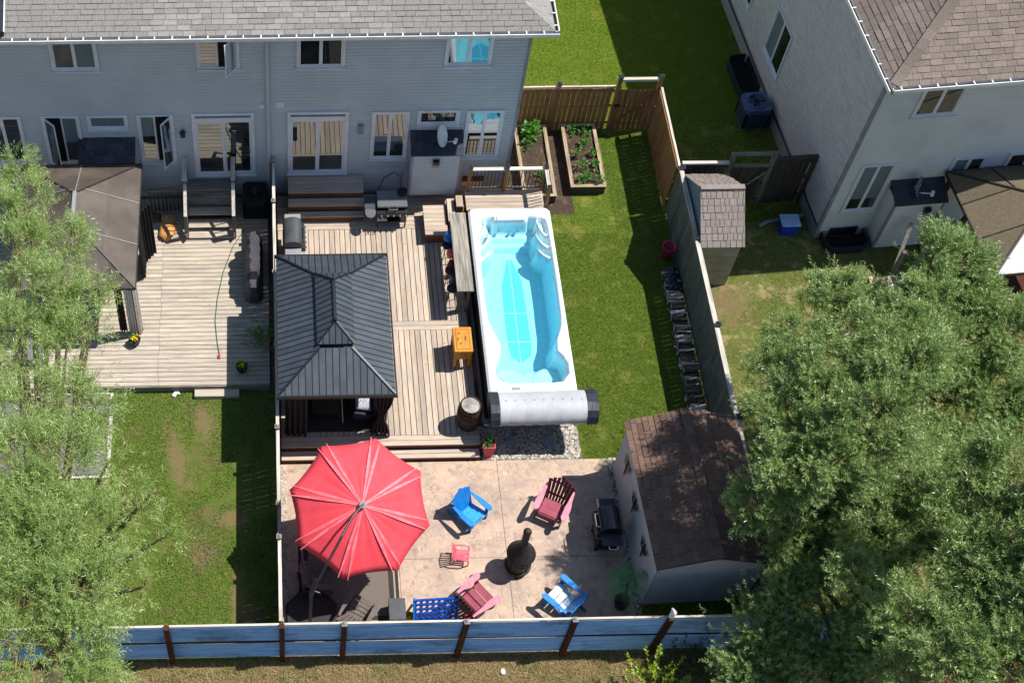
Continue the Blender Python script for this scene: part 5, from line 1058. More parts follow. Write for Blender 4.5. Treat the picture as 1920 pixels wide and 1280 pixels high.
# ---------------------------------------------------------------- raised beds
def bed(label, x0, x1, y0, y1, h):
    t = thing('raised_bed', label, 'garden bed', ((x0+x1)/2, (y0+y1)/2, 0)); w_ = .06
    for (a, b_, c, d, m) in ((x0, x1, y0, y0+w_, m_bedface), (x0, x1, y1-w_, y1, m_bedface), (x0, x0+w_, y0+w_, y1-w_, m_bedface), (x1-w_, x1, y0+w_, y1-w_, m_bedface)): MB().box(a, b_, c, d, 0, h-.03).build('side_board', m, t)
    for (a, b_, c, d, m) in ((x0-.02, x1+.02, y0-.02, y0+w_+.02, m_bed_x), (x0-.02, x1+.02, y1-w_-.02, y1+.02, m_bed_x), (x0-.02, x0+w_+.02, y0+w_+.022, y1-w_-.022, m_bed_y), (x1-w_-.02, x1+.02, y0+w_+.022, y1-w_-.022, m_bed_y)): MB().box(a, b_, c, d, h-.03, h).build('cap_board', m, t)
    gx_ = np.linspace(x0+w_, x1-w_, 26); gy_ = np.linspace(y0+w_, y1-w_, 60); A, Bq = np.meshgrid(gx_, gy_); Zq = h-.09+RNG.normal(0, .012, A.shape)+.015*np.sin(A*9+Bq*5); Vq = np.stack([A.ravel(), Bq.ravel(), Zq.ravel()], 1)
    ix = np.arange(A.size).reshape(A.shape); npmesh('soil', Vq, np.stack([ix[:-1, :-1], ix[:-1, 1:], ix[1:, 1:], ix[1:, :-1]], -1).reshape(-1, 4), m_soil, t)
bed('raised garden bed with nine small plants beside the lawn', 8.55, 9.53, 26.62, 29.03, .35); bed('raised garden bed next to the house wall, partly behind the railing', 7.15, 8.07, 26.3, 29.02, .35)
BP = [(8.85, 28.8, 'yellowish plant at the top left of the right bed'), (9.25, 28.75, 'pale green plant at the top right of the right bed'), (9.1, 28.25, 'largest plant in the right bed, second row'), (8.85, 27.85, 'plant near the left board of the right bed, third row'), (9.33, 27.85, 'tiny plant at the right board of the right bed, third row'), (8.93, 27.35, 'dark small plant left of centre in the right bed'), (9.32, 27.4, 'two leafed plant on the right side of the right bed'), (8.88, 26.88, 'bushy plant in the front left corner of the right bed'), (9.1, 26.95, 'pale middle plant in the front row of the right bed'), (9.37, 26.82, 'bushy plant in the front right corner of the right bed')]
for i, (x, y, lb) in enumerate(BP): plant('vegetable_plant', lb, 'plant', (x, y, .27), .13 if i != 4 else .08, 15 if i != 2 else 24, .09, .32, m_leafV, 50+i, group='vegetable plants in the raised beds', h=.2, slen=.08, nl=5)
plant('vegetable_plant', 'big leafed green plant at the top of the bed by the house wall', 'plant', (7.6, 28.7, .27), .3, 34, .16, .4, m_leafV, 71, group='vegetable plants in the raised beds', h=.35, slen=.1, nl=5)
plant('vegetable_plant', 'smaller plant below the big leafed one in the bed by the house', 'plant', (7.45, 28.25, .27), .16, 14, .1, .35, m_leafV, 72, group='vegetable plants in the raised beds', h=.2, slen=.08, nl=5)
plant('vegetable_plant', 'low green plant in the bed by the house seen through the railing', 'plant', (7.75, 27.0, .27), .2, 18, .1, .35, m_leafV, 73, group='vegetable plants in the raised beds', h=.2, slen=.08, nl=5)

# ---------------------------------------------------------------- adirondack chairs
def adirondack(label, x, y, ang, ms, mb, ma, sc=1., nb=7, slim=0., nseat=5, group='adirondack chairs round the fire stove', cat='chair', backtilt=.42, z=.02):
    t = thing('adirondack_chair', label, cat, (x, y, z), group, rad(ang)); t.scale = (sc, sc, sc)
    for i in range(nseat):                      # seat slats, facing +x
        wd = .5/nseat; xa = -.2+i*wd; za = .27+.09*(i/(nseat-1)); B = MB(); B.hull8([(xa, -.26, za-.02), (xa+wd-.014, -.26, za-.012), (xa+wd-.014, .26, za-.012), (xa, .26, za-.02), (xa, -.26, za), (xa+wd-.014, -.26, za+.01), (xa+wd-.014, .26, za+.01), (xa, .26, za)]); B.build('seat_slat', ms, t, local=True)
    for i in range(nb):                         # fan of back slats
        f0 = (i-(nb-1)/2)/((nb-1)/2); w0 = .5/nb-.006-slim; w1 = .66/nb-.006-slim; c0_ = f0*.25*(nb-1)/nb; c1 = f0*.33*(nb-1)/nb*1.04; L = .78-.13*f0*f0
        def q(s_, h_, k=0): return (-.18-h_*sin(backtilt)-k*cos(backtilt), s_, .25+h_*cos(backtilt)-k*sin(backtilt))
        B = MB(); e1 = L-.03 if abs(f0) > .2 else L; eL = e1-(.035 if f0 < -.2 else 0); eR = e1-(.035 if f0 > .2 else 0)
        B.hull8([q(c0_-w0/2, 0), q(c0_+w0/2, 0), q(c0_+w0/2, 0, .02), q(c0_-w0/2, 0, .02), q(c1-w1/2, eL), q(c1+w1/2, eR), q(c1+w1/2, eR, .02), q(c1-w1/2, eL, .02)]); B.build('back_slat', mb, t, local=True)
    for zz, hw in ((.18, .26), (.55, .33)):
        B = MB(); p0 = (-.2-zz*sin(backtilt)-.03, -hw, .25+zz*cos(backtilt)-.03); B.bar(p0, (p0[0], hw, p0[2]), .03, .06); B.build('back_brace', mb, t, local=True)
    for s1 in (-1, 1):
        poly = [(-.46, .30), (-.2, .29), (.05, .27), (.3, .27), (.37, .31), (.39, .36), (.36, .41), (.28, .43), (.0, .42), (-.2, .38), (-.46, .35)]; poly = [(a, b_*s1) for a, b_ in poly]
        if s1 < 0: poly.reverse()
        B = MB(); B.prism(poly, .56, .582); B.build('armrest', ma, t, local=True, bevel=.006)
        B = MB(); B.bar((.27, .31*s1, 0), (.27, .31*s1, .56), .09, .03, (0, 1, 0)); B.build('leg', mb, t, local=True)
        B = MB(); B.bar((.33, .275*s1, .33), (-.55, .275*s1, .04), .03, .11); B.build('leg', mb, t, local=True)
        B = MB(); B.bar((-.4, .31*s1, .2), (-.4, .31*s1, .56), .05, .03, (0, 1, 0)); B.build('arm_support', mb, t, local=True)
    B = MB(); B.box(.3, .32, -.27, .27, .24, .35); B.build('front_apron', ms, t, local=True)
    return t
adirondack('bright blue adirondack chair between the red umbrella and the swim spa', 4.73, 16.28, -48, m_bluel, m_blue, m_blue, .93, 7, 0, 3)
adirondack('maroon adirondack chair with pink arms at the top right of the patio', 6.76, 16.38, -118, m_marl, m_mar, m_marp, 1.03, 7, .012, 3)
adirondack('faded maroon adirondack chair near the blue game at the back fence', 4.66, 13.98, 38, m_marl, m_mar, m_marp, 1.03, 7, .01, 3)
adirondack('blue adirondack chair with seat painted white with glare left of the palm', 6.7, 13.95, 134, m_blues, m_blue, m_blue, .98, 7, 0, 3)
adirondack('brown slatted adirondack chair half in umbrella shade by the back fence', 1.88, 13.75, 58, m_brownc, m_brownc, m_brownc, 1.0, 6, .01, 5, backtilt=.8)
adirondack('dark brown adirondack chair under the left side of the umbrella shade', .95, 14.6, 0, m_brownc, m_brownc, m_brownc, .95, 6, .01, 5)
# child's chair: moulded plastic
t = thing('child_chair', 'small coral pink plastic child armchair left of the fire stove', 'chair', (4.42, 15.18, .02), rz=rad(-8))
for i in range(6): y = -.13+i*.052; B = MB(); B.box(-.14, .15, y-.019, y+.019, .2, .215); B.build('seat_slat', m_pink, t, local=True)
for i in range(7): f0 = (i-3)/3; B = MB(); B.bar((-.15, f0*.13, .2), (-.25, f0*.19, .5-.05*f0*f0), .03, .012, (1, 0, 0)); B.build('back_slat', m_pink, t, local=True)
for s1 in (-1, 1):
    B = MB(); B.tube([(-.2, .19*s1, .34), (.0, .2*s1, .36), (.15, .19*s1, .35), (.17, .17*s1, .2), (.17, .16*s1, 0)], .018, 6); B.build('armrest', m_pink, t, local=True)
    B = MB(); B.tube([(-.15, .15*s1, .2), (-.18, .16*s1, 0)], .018, 6); B.build('leg', m_pink, t, local=True)
B = MB(); B.tube([(.16, -.17, .2), (.17, 0, .2), (.16, .17, .2)], .015, 6); B.tube([(-.24, -.18, .46), (-.26, 0, .5), (-.24, .18, .46)], .014, 6); B.tube([(-.15, -.17, .2), (-.15, .17, .2)], .015, 6); B.build('frame', m_pink, t, local=True)

# ---------------------------------------------------------------- umbrella
t = thing('cantilever_umbrella', 'large red eight sided cantilever umbrella over the patio corner', 'umbrella', (.9, 13.9, 0))
UC = Vector((1.86, 15.31, 2.55)); UR = 1.66; TX = .38; HUB = .6
Ru = Matrix.Rotation(TX, 3, 'X') @ Matrix.Rotation(.05, 3, 'Y'); A0 = 2.88
def rim(k, f=1., h=0.): a = A0-k*PI/4; return UC+Ru@Vector((UR*f*cos(a), UR*f*sin(a), h))
top = UC+Ru@Vector((0, 0, HUB))
for k in range(8):
    B = MB(); n = 10; m = 12
    for i in range(n+1):
        f = i/n
        for j in range(m+1):
            s_ = j/m; a = rim(k); c = rim(k+1); e_ = a*(1-s_)+c*s_; inw = 1-.035*4*s_*(1-s_)
            e_ = UC+(e_-UC)*inw; p = top+(e_-top)*f; up_ = Ru@Vector((0, 0, 1)); sag = (.06*sin(f*PI)-.035*4*s_*(1-s_)*f*(1-.25*f))
            pl_ = .010*math.cos(s_*2*PI*3)*(1-f)*f*4
            B.v.append(tuple(p+up_*(sag+pl_)))
    for i in range(n):
        for j in range(m): a = i*(m+1)+j; B.f.append((a, a+1, a+m+2, a+m+1)); B.mi.append(0)
    o = B.build('canopy_panel', m_redc, t, smooth=True); md = o.modifiers.new('thick', 'SOLIDIFY'); md.thickness = .003
    a = rim(k); up_ = Ru@Vector((0, 0, 1))
    B = MB(); pts = []
    for i in range(11): f = i/10; pts.append(top+(a-top)*f+up_*(.06*sin(f*PI)-.035))
    B.tube(pts, .012, 5); B.build('rib', m_black, t)
    d = (a-top).normalized(); sdv = d.cross(up_).normalized()
    for s1 in (-1, 1):
        B = MB()
        for i in range(11):
            f = i/10; base_ = top+(a-top)*f+up_*(.06*sin(f*PI)+.005)+sdv*s1*(.015+.13*max(0, f-.25))+up_*(-.035*4*.08*f)
            wi = .009+.028*math.sin(PI*min(1, f*1.05)); B.v += [tuple(base_-sdv*wi), tuple(base_+sdv*wi)]
        for i in range(10): B.f.append((2*i, 2*i+1, 2*i+3, 2*i+2)); B.mi.append(0)
        B.build('seam_strip', m_seamr, t)
B = MB(); up_ = Ru@Vector((0, 0, 1)); B.tube([top-up_*.05, top+up_*.1], [.09, .08], 14); B.build('hub', m_soffit, t)
B = MB(); up_ = Ru@Vector((0, 0, 1))
def ry(px_, py_, z): return Vector(ray(px_, py_, z))
B.tube([ry(583, 1112, 2.45), ry(594, 1092, 2.7), ry(614, 1055, 2.98), ry(641, 1005, 3.2), ry(661, 968, 3.28), top+up_*.16, top+up_*.08], [.034, .034, .032, .03, .028, .026, .026], 8); B.build('arm', m_black, t)
B = MB(); B.bar(ry(583, 1114, 2.4), ry(594, 1086, 2.72), .1, .08); B.build('joint', m_black, t); B = MB(); j0 = ry(590, 1108, 2.4); B.tube([j0, j0+Vector((.1, -.02, -.03)), j0+Vector((.12, -.02, -.1))], .02, 6); B.build('crank_handle', m_black, t)
B = MB(); j0 = ry(583, 1112, 2.45); B.tube([Vector((j0.x, j0.y, .06)), j0], .04, 10); B.build('mast', m_black, t)
B = MB(); B.prism([(.75+.66*cos(PI/4*k+PI/8), 13.8+.62*sin(PI/4*k+PI/8)) for k in range(8)], .02, .16); B.build('base', m_black, t, bevel=.03)
# rug under it
t = thing('rug', 'taupe outdoor rug with dark and pale striped border under the red umbrella', 'rug', (1.7, 14.8, .02))
MB().box(.7, 2.62, 13.75, 16.2, .022, .03).build('field', m_rug, t)
for i, (m, o0, o1) in enumerate(((m_rugd, 0, .12), (m_rugp, .12, .16), (m_rugd, .16, .24))):
    B = MB(); x0, x1, y0, y1 = .7-o0, 2.62+o0, 13.75-o0, 16.2+o0; X0_, X1_, Y0_, Y1_ = .7-o1, 2.62+o1, 13.75-o1, 16.2+o1
    B.box(X0_, x0, Y0_, Y1_, .022, .03); B.box(x1, X1_, Y0_, Y1_, .022, .03); B.box(x0, x1, Y0_, y0, .022, .03); B.box(x0, x1, y1, Y1_, .022, .03); B.build('border', m, t)
t = thing('side_table', 'small black square side table between brown chair and yellow cup', 'table', (2.72, 13.75, .02)); MB().box(2.55, 2.95, 13.45, 14.0, .42, .46).build('top', m_bbq, t, bevel=.01)
for x in (2.59, 2.91):
    for y in (13.49, 13.96): MB().box(x-.02, x+.02, y-.02, y+.02, .0, .42).build('leg', m_black, t)
B = MB(); B.lathe((3.06, 13.66, .02), [(.08, 0), (.1, .2), (.095, .2), (.075, .02), (.001, .02)], 14); B.lathe((3.06, 13.66, .1), [(.001, 0), (.06, .02), (.001, .08)], 8); B2 = B.build('cup', m_yel); tag(B2, 'yellow plastic tub on the patio beside the blue game', 'tub')
B = MB(); B.lathe((4.36, 13.45, .02), [(.1, 0), (.11, .45), (.07, .5), (.001, .5)], 14); tag(B.build('canister', m_red), 'red cylinder standing behind the blue game', 'canister')
# giant four-in-a-row
t = thing('connect_game', 'large blue plastic four in a row game board full of holes', 'game', (3.7, 13.6, .02))
GO = Vector((3.16, 13.4, .14)); gw, gh = .98, .74; GU = Vector((1, .05, 0)).normalized(); GV = Vector((0, .55, .83)); GN = GU.cross(GV).normalized(); nc, nr = 7, 6; B = MB()
for i in range(nc):
    for j in range(nr):
        cx = (i+.5)*gw/nc; cy = (j+.5)*gh/nr; hx = gw/nc/2; hy = gh/nr/2; n = 12; r = min(hx, hy)*.74
        sq = []; ci = []
        for k in range(n):
            a = 2*PI*k/n; m_ = max(abs(cos(a)), abs(sin(a))); sq.append((cx+hx*cos(a)/m_, cy+hy*sin(a)/m_)); ci.append((cx+r*cos(a), cy+r*sin(a)))
        for dpt in (0, .05):
            for k in range(n): k2 = (k+1) % n; B.face([GO+GU*p[0]+GV*p[1]+GN*dpt for p in (sq[k], sq[k2], ci[k2], ci[k])])
        for k in range(n): k2 = (k+1) % n; B.face([GO+GU*ci[k][0]+GV*ci[k][1], GO+GU*ci[k2][0]+GV*ci[k2][1], GO+GU*ci[k2][0]+GV*ci[k2][1]+GN*.05, GO+GU*ci[k][0]+GV*ci[k][1]+GN*.05])
B.build('board', m_toyb, t)
for x in (-.02, gw+.02): B = MB(); B.bar(GO+GU*x-GV*.08, GO+GU*x+GV*(gh+.03), .05, .09, tuple(GN)); B.build('side_frame', m_blue, t)
for y in (0., gh): B = MB(); B.bar(GO+GV*y-GU*.02+GN*.025, GO+GV*y+GU*(gw+.02)+GN*.025, .03, .07, tuple(GN)); B.build('cross_rail', m_toyb, t)
for x in (.0, gw): B = MB(); B.bar(GO+GU*x+GV*.5, GO+GU*x+Vector((0, .62, -.12)), .04, .04); B.build('leg', m_toyb, t)
# chiminea
t = thing('fire_stove', 'black iron patio fire stove with conical hood and chimney', 'fire pit', (5.76, 14.93, .02)); c = (5.76, 14.93, .02)
B = MB(); B.lathe(c, [(.3, .1), (.32, .14), (.32, .2), (.28, .22)], 28); B.build('base_tray', m_stove, t)
B = MB(); B.lathe(c, [(.27, .2), (.28, .25), (.28, .72), (.29, .78)], 28); B.build('fire_bowl', m_stove, t)
for k in range(14): a = 2*PI*k/14; B = MB(); B.bar((c[0]+.285*cos(a), c[1]+.285*sin(a), .25), (c[0]+.285*cos(a), c[1]+.285*sin(a), .77), .012, .02); B.build('mesh_bar', m_black, t)
B = MB(); B.lathe(c, [(.34, .76), (.35, .79), (.33, .83), (.22, .98), (.14, 1.15), (.09, 1.3)], 28, False); B.build('hood', m_stove, t, smooth=True)
B = MB(); B.lathe(c, [(.09, 1.25), (.085, 1.86), (.095, 1.86), (.1, 1.93), (.07, 1.98), (.02, 2.0), (.001, 2.0)], 20); B.build('chimney', m_stove, t, smooth=True)
for k in range(3): a = k*2.1+.3; B = MB(); B.tube([(c[0]+.2*cos(a), c[1]+.2*sin(a), .2), (c[0]+.32*cos(a), c[1]+.32*sin(a), .02)], .018, 6); B.build('leg', m_stove, t)
B = MB(); B.tube([(5.72, 14.68, .5), (5.72, 14.62, .5), (5.82, 14.62, .5), (5.82, 14.68, .5)], .01, 6); B.build('door_handle', m_steel, t)

# ---------------------------------------------------------------- barbecues
def grill(label, c, rz, w_, d, zl, lidm, shelfm, knobs=5, handle=m_chrome, z0=.4, left=True, right=True, rnd=.18):
    """front faces -y in local space"""
    t = thing('barbecue', label, 'barbecue', (c[0], c[1], z0), rz=rz); hw, hd = w_/2, d/2
    MB().box(-hw, hw, -hd+.03, hd, .12, zl-.22).build('cabinet', m_black, t, local=True)
    MB().box(-hw-.01, hw+.01, -hd-.02, hd+.01, zl-.22, zl-.04).build('firebox', m_black, t, local=True)
    B = MB(); n = 10; sec = [(-hd, zl-.04)]+[(-hd+2*hd*(1-cos(PI*k/n))/2, zl-.04+rnd*sin(PI*k/n)**.7+.06) for k in range(1, n)]+[(hd, zl-.04)]
    for x in (-hw, hw):
        for y, z in sec: B.v.append((x, y, z))
    m = len(sec)
    for k in range(m-1): B.f.append((k, k+1, m+k+1, m+k)); B.mi.append(0)
    B.f.append(tuple(range(m))); B.f.append(tuple(m+k for k in reversed(range(m)))); B.mi += [0, 0]; B.build('lid', lidm, t, local=True)
    B = MB(); B.tube([(-hw*.55, -hd, zl+.05), (-hw*.55, -hd-.08, zl+.05), (hw*.55, -hd-.08, zl+.05), (hw*.55, -hd, zl+.05)], .015, 6); B.build('handle', handle, t, local=True)
    MB().hull8([(-hw, -hd-.1, zl-.2), (hw, -hd-.1, zl-.2), (hw, -hd-.02, zl-.2), (-hw, -hd-.02, zl-.2), (-hw, -hd-.06, zl-.07), (hw, -hd-.06, zl-.07), (hw, -hd-.02, zl-.05), (-hw, -hd-.02, zl-.05)]).build('control_panel', m_black, t, local=True)
    for k in range(knobs): x = -hw*.8+k*(1.6*hw/(max(knobs-1, 1))); B = MB(); B.tube([(x, -hd-.08, zl-.13), (x, -hd-.125, zl-.12)], .026, 8); B.build('knob', m_chrome, t, local=True)
    for s1, on in ((-1, left), (1, right)):
        if on: MB().box(min(s1*hw, s1*(hw+.32)), max(s1*hw, s1*(hw+.32)), -hd+.02, hd-.04, zl-.08, zl-.045).build('side_shelf', shelfm, t, local=True, bevel=.01)
    for x in (-hw+.05, hw-.05):
        for y in (-hd+.06, hd-.05): B = MB(); B.lathe((x, y, 0), [(.03, 0), (.045, .02), (.045, .06), (.02, .13)], 8); B.build('wheel', m_dark, t, local=True)
    return t
g_ = grill('grey hooded gas barbecue behind the metal gazebo beside the left fence', (.5, 24.2), rad(90), .86, .5, 1.0, m_bbq, m_soffit, 5, m_chrome, .41, True, True, .2)
# flat top with folding shelf
t = thing('griddle', 'black flat top griddle with grey steel lid below the house window', 'barbecue', (3.28, 25.5, .41))
MB().box(2.85, 3.72, 25.3, 25.85, 1.0, 1.16).build('body', m_black, t); MB().box(2.86, 3.7, 25.26, 25.84, 1.17, 1.24).build('lid', m_steel, t, bevel=.015)
MB().box(2.85, 3.72, 25.14, 25.3, .95, 1.08).build('control_panel', m_black, t)
for k in range(5): x = 2.98+k*.17; B = MB(); B.tube([(x, 25.14, 1.02), (x, 25.09, 1.03)], .026, 8); B.build('knob', m_chrome, t)
B = MB(); B.tube([(3.18, 25.27, 1.2), (3.18, 25.18, 1.2), (3.42, 25.18, 1.2), (3.42, 25.27, 1.2)], .015, 6); B.build('handle', m_chrome, t)
MB().box(2.52, 2.83, 25.3, 25.72, 1.1, 1.13).build('side_shelf', m_bbq, t); B = MB(); B.prism([(2.53, 25.3), (2.53, 25.12), (2.58, 25.03), (2.68, 24.99), (2.77, 25.03), (2.82, 25.12), (2.82, 25.3)], 1.08, 1.11); B.build('drip_tray', m_steel, t)
for x in (2.9, 3.66):
    for y in (25.2, 25.8): MB().box(x-.02, x+.02, y-.02, y+.02, .42, 1.0).build('leg', m_black, t)
MB().box(2.9, 3.66, 25.2, 25.8, .62, .65).build('lower_shelf', m_black, t)
B = MB(); B.lathe((3.58, 25.75, 1.245), [(.13, 0), (.15, .05), (.14, .06), (.001, .06)], 16); tag(B.build('pan', m_black), 'round black pan lying on the steel griddle lid', 'pan')
B = MB()
for k in range(5): B.bar((2.88+k*.055, 25.1, .95), (2.88+k*.055, 25.02, .93), .012, .012)
B.bar((2.86, 25.02, .93), (3.13, 25.02, .93), .012, .012); tag(B.build('tool_rack', m_chrome), 'small chrome tool rack on the front of the griddle', 'rack')
t = grill('black rounded charcoal barbecue with silver handle beside the shed wall', (7.93, 15.62), rad(-90), .62, .52, 1.02, m_gloss, m_navy, 0, m_chrome, .02, True, True, .2)
B = MB(); B.tube([(-.33, -.2, .78), (-.33, -.34, .8), (.33, -.34, .8), (.33, -.2, .78)], .016, 6); B.build('front_rail', m_chrome, t, local=True); B = MB(); B.tube([(.64, -.1, .95), (.72, -.08, .95), (.72, .1, .95), (.64, .12, .95)], .01, 6); B.build('side_rail', m_chrome, t, local=True)
t = thing('barbecue', 'barbecue hidden under a charcoal fabric cover on the left deck', 'barbecue', (-.55, 23.7, .25))
B = MB(); rings = 8; prof = []
yy = np.linspace(22.75, 24.65, 24); top_h = [1.0 if (y < 23.05 or y > 24.35) else 1.28 for y in yy]
for i, y in enumerate(yy):
    hgt = top_h[i]+random.uniform(-.02, .02); wv = .02*sin(i*1.7); x0_, x1_ = -.78+wv, -.36-wv*.5
    e_ = .12 if i in (0, 23) else 0
    for (x, z) in ((x0_-.04+e_, .3), (x0_-.02+e_, hgt*.6), (x0_+.03+e_, hgt-.12), (x0_+.13, hgt), (x1_-.1, hgt+.01), (x1_-.01-e_, hgt-.14), (x1_+.02-e_, hgt*.6), (x1_+.04-e_, .3)): B.v.append((x+random.uniform(-.012, .012), y, z+.0))
for i in range(23):
    for k in range(7): a = i*8+k; B.f.append((a, a+1, a+9, a+8)); B.mi.append(0)
B.f.append(tuple(range(8))); B.f.append(tuple(23*8+k for k in reversed(range(8)))); B.mi += [0, 0]; B.build('cover', m_bbqcov, t)

# fallen leaves as stuff
def litter(name, poly, n, z, label):
    a = np.array(poly); P_ = RNG.uniform(a.min(0), a.max(0), (n*2, 2)); P_ = P_[inpoly(P_, poly)][:n]; k = len(P_)
    an = RNG.uniform(0, 6.28, k); L = RNG.uniform(.03, .07, k); d = np.stack([np.cos(an), np.sin(an)], 1)*L[:, None]; q = np.stack([-np.sin(an), np.cos(an)], 1)*L[:, None]*.22
    V_ = np.zeros((k, 4, 3)); V_[:, 0, :2] = P_-d/2; V_[:, 1, :2] = P_+q; V_[:, 2, :2] = P_+d/2; V_[:, 3, :2] = P_-q; V_[:, :, 2] = z+RNG.uniform(.002, .012, (k, 4))
    tag(npmesh(name, V_.reshape(-1, 3), np.arange(k*4).reshape(k, 4), m_gbs, tint=np.repeat(RNG.uniform(0, 1, k), 4)), label, 'leaves', kind='stuff')
litter('fallen_leaves', rect(.2, 8.3, 12.95, 17.8), 260, .022, 'scattered dry leaves on the patio')
litter('fallen_leaves', rect(.2, 2.8, 12.9, 13.4), 90, .022, 'dry leaves gathered along the back fence on the patio')
litter('fallen_leaves', rect(-8, -.3, 20.3, 26), 240, .252, 'scattered dry leaves on the left deck')
litter('fallen_leaves', rect(.2, 5, 18.6, 25.2), 90, .403, 'scattered dry leaves on the middle deck')
b = MB(); b.tube([(3.55, WY-.03, 1.0), (3.4, WY-.1, 1.25), (3.1, WY-.2, 1.1), (2.95, WY-.35, .7), (2.9, WY-.6, .5)], .014, 6); b.build('gas_hose', m_black, house)
b = MB(); b.tube([(3.62, WY-.05, .6), (3.62, WY-.05, 1.15)], .03, 6); b.build('gas_pipe', m_soffit, house)
# ---------------------------------------------------------------- smaller things on the decks
t = thing('bar_counter', 'long weathered grey board bar counter along the swim spa', 'bar counter', (5.0, 23.5, .4))
MB().box(4.78, 5.22, 22.15, 24.8, 1.46, 1.5).build('counter_board', m_grey_y, t, bevel=.005)
for y in (22.3, 23.5, 24.65):
    B = MB(); B.bar((4.9, y, .41), (4.9, y, 1.46), .09, .09); B.build('leg', m_grey_z, t); B = MB(); B.bar((5.12, y, .41), (5.12, y, 1.46), .09, .09); B.build('leg', m_grey_z, t)
MB().box(4.88, 4.92, 22.3, 24.65, 1.36, 1.46).build('apron', m_grey_y, t)
B = MB(); B.lathe((4.99, 22.25, .95), [(.001, -.02), (.03, -.02), (.03, .02), (.001, .02)], 10); B.build('bolt', m_steel, t)
def lump(name, label, cat, c, r, m, seed, sq=(1, 1, 1), n=10):
    rng = random.Random(seed); B = MB(); rows = 8
    for i in range(rows+1):
        th = PI*i/rows
        for k in range(n): a = 2*PI*k/n; q = 1+rng.uniform(-.16, .16); B.v.append((c[0]+r*sq[0]*q*sin(th)*cos(a), c[1]+r*sq[1]*q*sin(th)*sin(a), c[2]+r*sq[2]*cos(th)*q))
    for i in range(rows):
        for k in range(n): j = (k+1) % n; B.f.append((i*n+k, (i+1)*n+k, (i+1)*n+j, i*n+j)); B.mi.append(0)
    return tag(B.build(name, m, smooth=True), label, cat)
lump('cushion', 'crumpled blue fabric cushion hanging on the bar counter, nearest the step', 'cushion', (4.74, 24.2, 1.18), .2, m_blue, 1, (.6, .9, 1))
lump('ball', 'pink ball tucked under the bar counter', 'ball', (4.76, 23.62, 1.2), .13, m_pink, 2, (1, 1, 1), 14)
lump('bag', 'dark red cloth bag hanging under the bar counter', 'bag', (4.76, 23.3, 1.0), .2, m_mar, 3, (.6, 1, 1.2)); lump('bag', 'navy bag at the near end of the bar counter', 'bag', (4.8, 22.85, .95), .24, m_navy, 4, (.6, 1, 1.3))
for y, m, lb in ((24.0, m_black, 'black folding bar stool farthest up the counter'), (23.15, m_mar, 'dark red bar stool under the middle of the counter'), (22.55, m_black, 'black bar stool at the near end of the counter')):
    t = thing('bar_stool', lb, 'stool', (4.72, y, .4)); B = MB(); B.lathe((4.72, y, 1.05), [(.14, 0), (.15, .02), (.15, .05), (.001, .06)], 14); B.build('seat', m, t)
    for k in range(4): a = PI/4+k*PI/2; B = MB(); B.tube([(4.72+.1*cos(a), y+.1*sin(a), 1.05), (4.72+.19*cos(a), y+.19*sin(a), .41)], .012, 5); B.build('leg', m_chrome if k % 2 else m, t)
t = thing('cooler_box', 'honey pine wood cooler box on legs with dark stars on its lid', 'cooler', (4.85, 20.85, .4))
MB().box(4.62, 5.06, 20.47, 21.2, .82, 1.15).build('body', m_cooler, t); MB().box(4.6, 5.08, 20.45, 21.22, 1.155, 1.2).build('lid', m_cooler, t, bevel=.008)
for x in (4.65, 5.03):
    for y in (20.5, 21.17): MB().box(x-.035, x+.035, y-.035, y+.035, .41, .82).build('leg', m_cooler, t)
B = MB(); e = .004
for (x0, x1, y0, y1) in ((4.66, 5.02, 20.52, 20.532), (4.66, 5.02, 21.138, 21.15), (4.66, 4.672, 20.532, 21.138), (5.008, 5.02, 20.532, 21.138)): B.box(x0, x1, y0, y1, 1.2, 1.2+e)
B.build('lid_groove', m_coolerd, t)
for (x, y) in ((4.75, 21.02), (4.72, 20.85), (4.78, 20.7)):
    B = MB(); B.prism([(x+(.042 if k % 2 == 0 else .018)*cos(PI/2+k*PI/5), y+(.042 if k % 2 == 0 else .018)*sin(PI/2+k*PI/5)) for k in range(10)], 1.2, 1.205); B.build('star', m_coolerd, t)
B = MB(); B.box(4.9, 4.925, 20.78, 20.94, 1.2, 1.205); B.box(4.87, 4.9, 20.84, 20.86, 1.2, 1.205); B.box(4.925, 4.95, 20.88, 20.9, 1.2, 1.205); B.build('emblem', m_coolerd, t)
B = MB(); B.tube([(4.78, 20.46, 1.02), (4.78, 20.42, 1.02), (4.9, 20.42, 1.02), (4.9, 20.46, 1.02)], .01, 6); B.build('handle', m_black, t)
t = thing('barrel', 'old oak barrel with grey top at the front corner of the deck', 'barrel', (4.86, 18.78, .4)); c = (4.86, 18.78, .41)
for k in range(16):
    a0, a1 = 2*PI*k/16+.01, 2*PI*(k+1)/16-.01; B = MB(); zz = [0, .2, .45, .7, .9]; rr = [.255, .3, .32, .3, .255]; b0 = len(B.v)
    for z, r in zip(zz, rr):
        for a in (a0, a1): B.v.append((c[0]+r*cos(a), c[1]+r*sin(a), c[2]+z))
        for a in (a1, a0): B.v.append((c[0]+(r-.02)*cos(a), c[1]+(r-.02)*sin(a), c[2]+z))
    for i in range(4):
        for j in range(4): j2 = (j+1) % 4; B.f.append((i*4+j, i*4+j2, i*4+4+j2, i*4+4+j)); B.mi.append(0)
    B.f.append((16, 17, 18, 19)); B.mi.append(0); B.build('stave', m_barrel, t)
for z, r in ((.04, .268), (.2, .305), (.32, .316), (.56, .316), (.68, .306), (.83, .272)): B = MB(); B.lathe(c, [(r, z), (r+.004, z+.025), (r, z+.05)], 28, False); B.build('hoop', m_hoop, t, smooth=True)
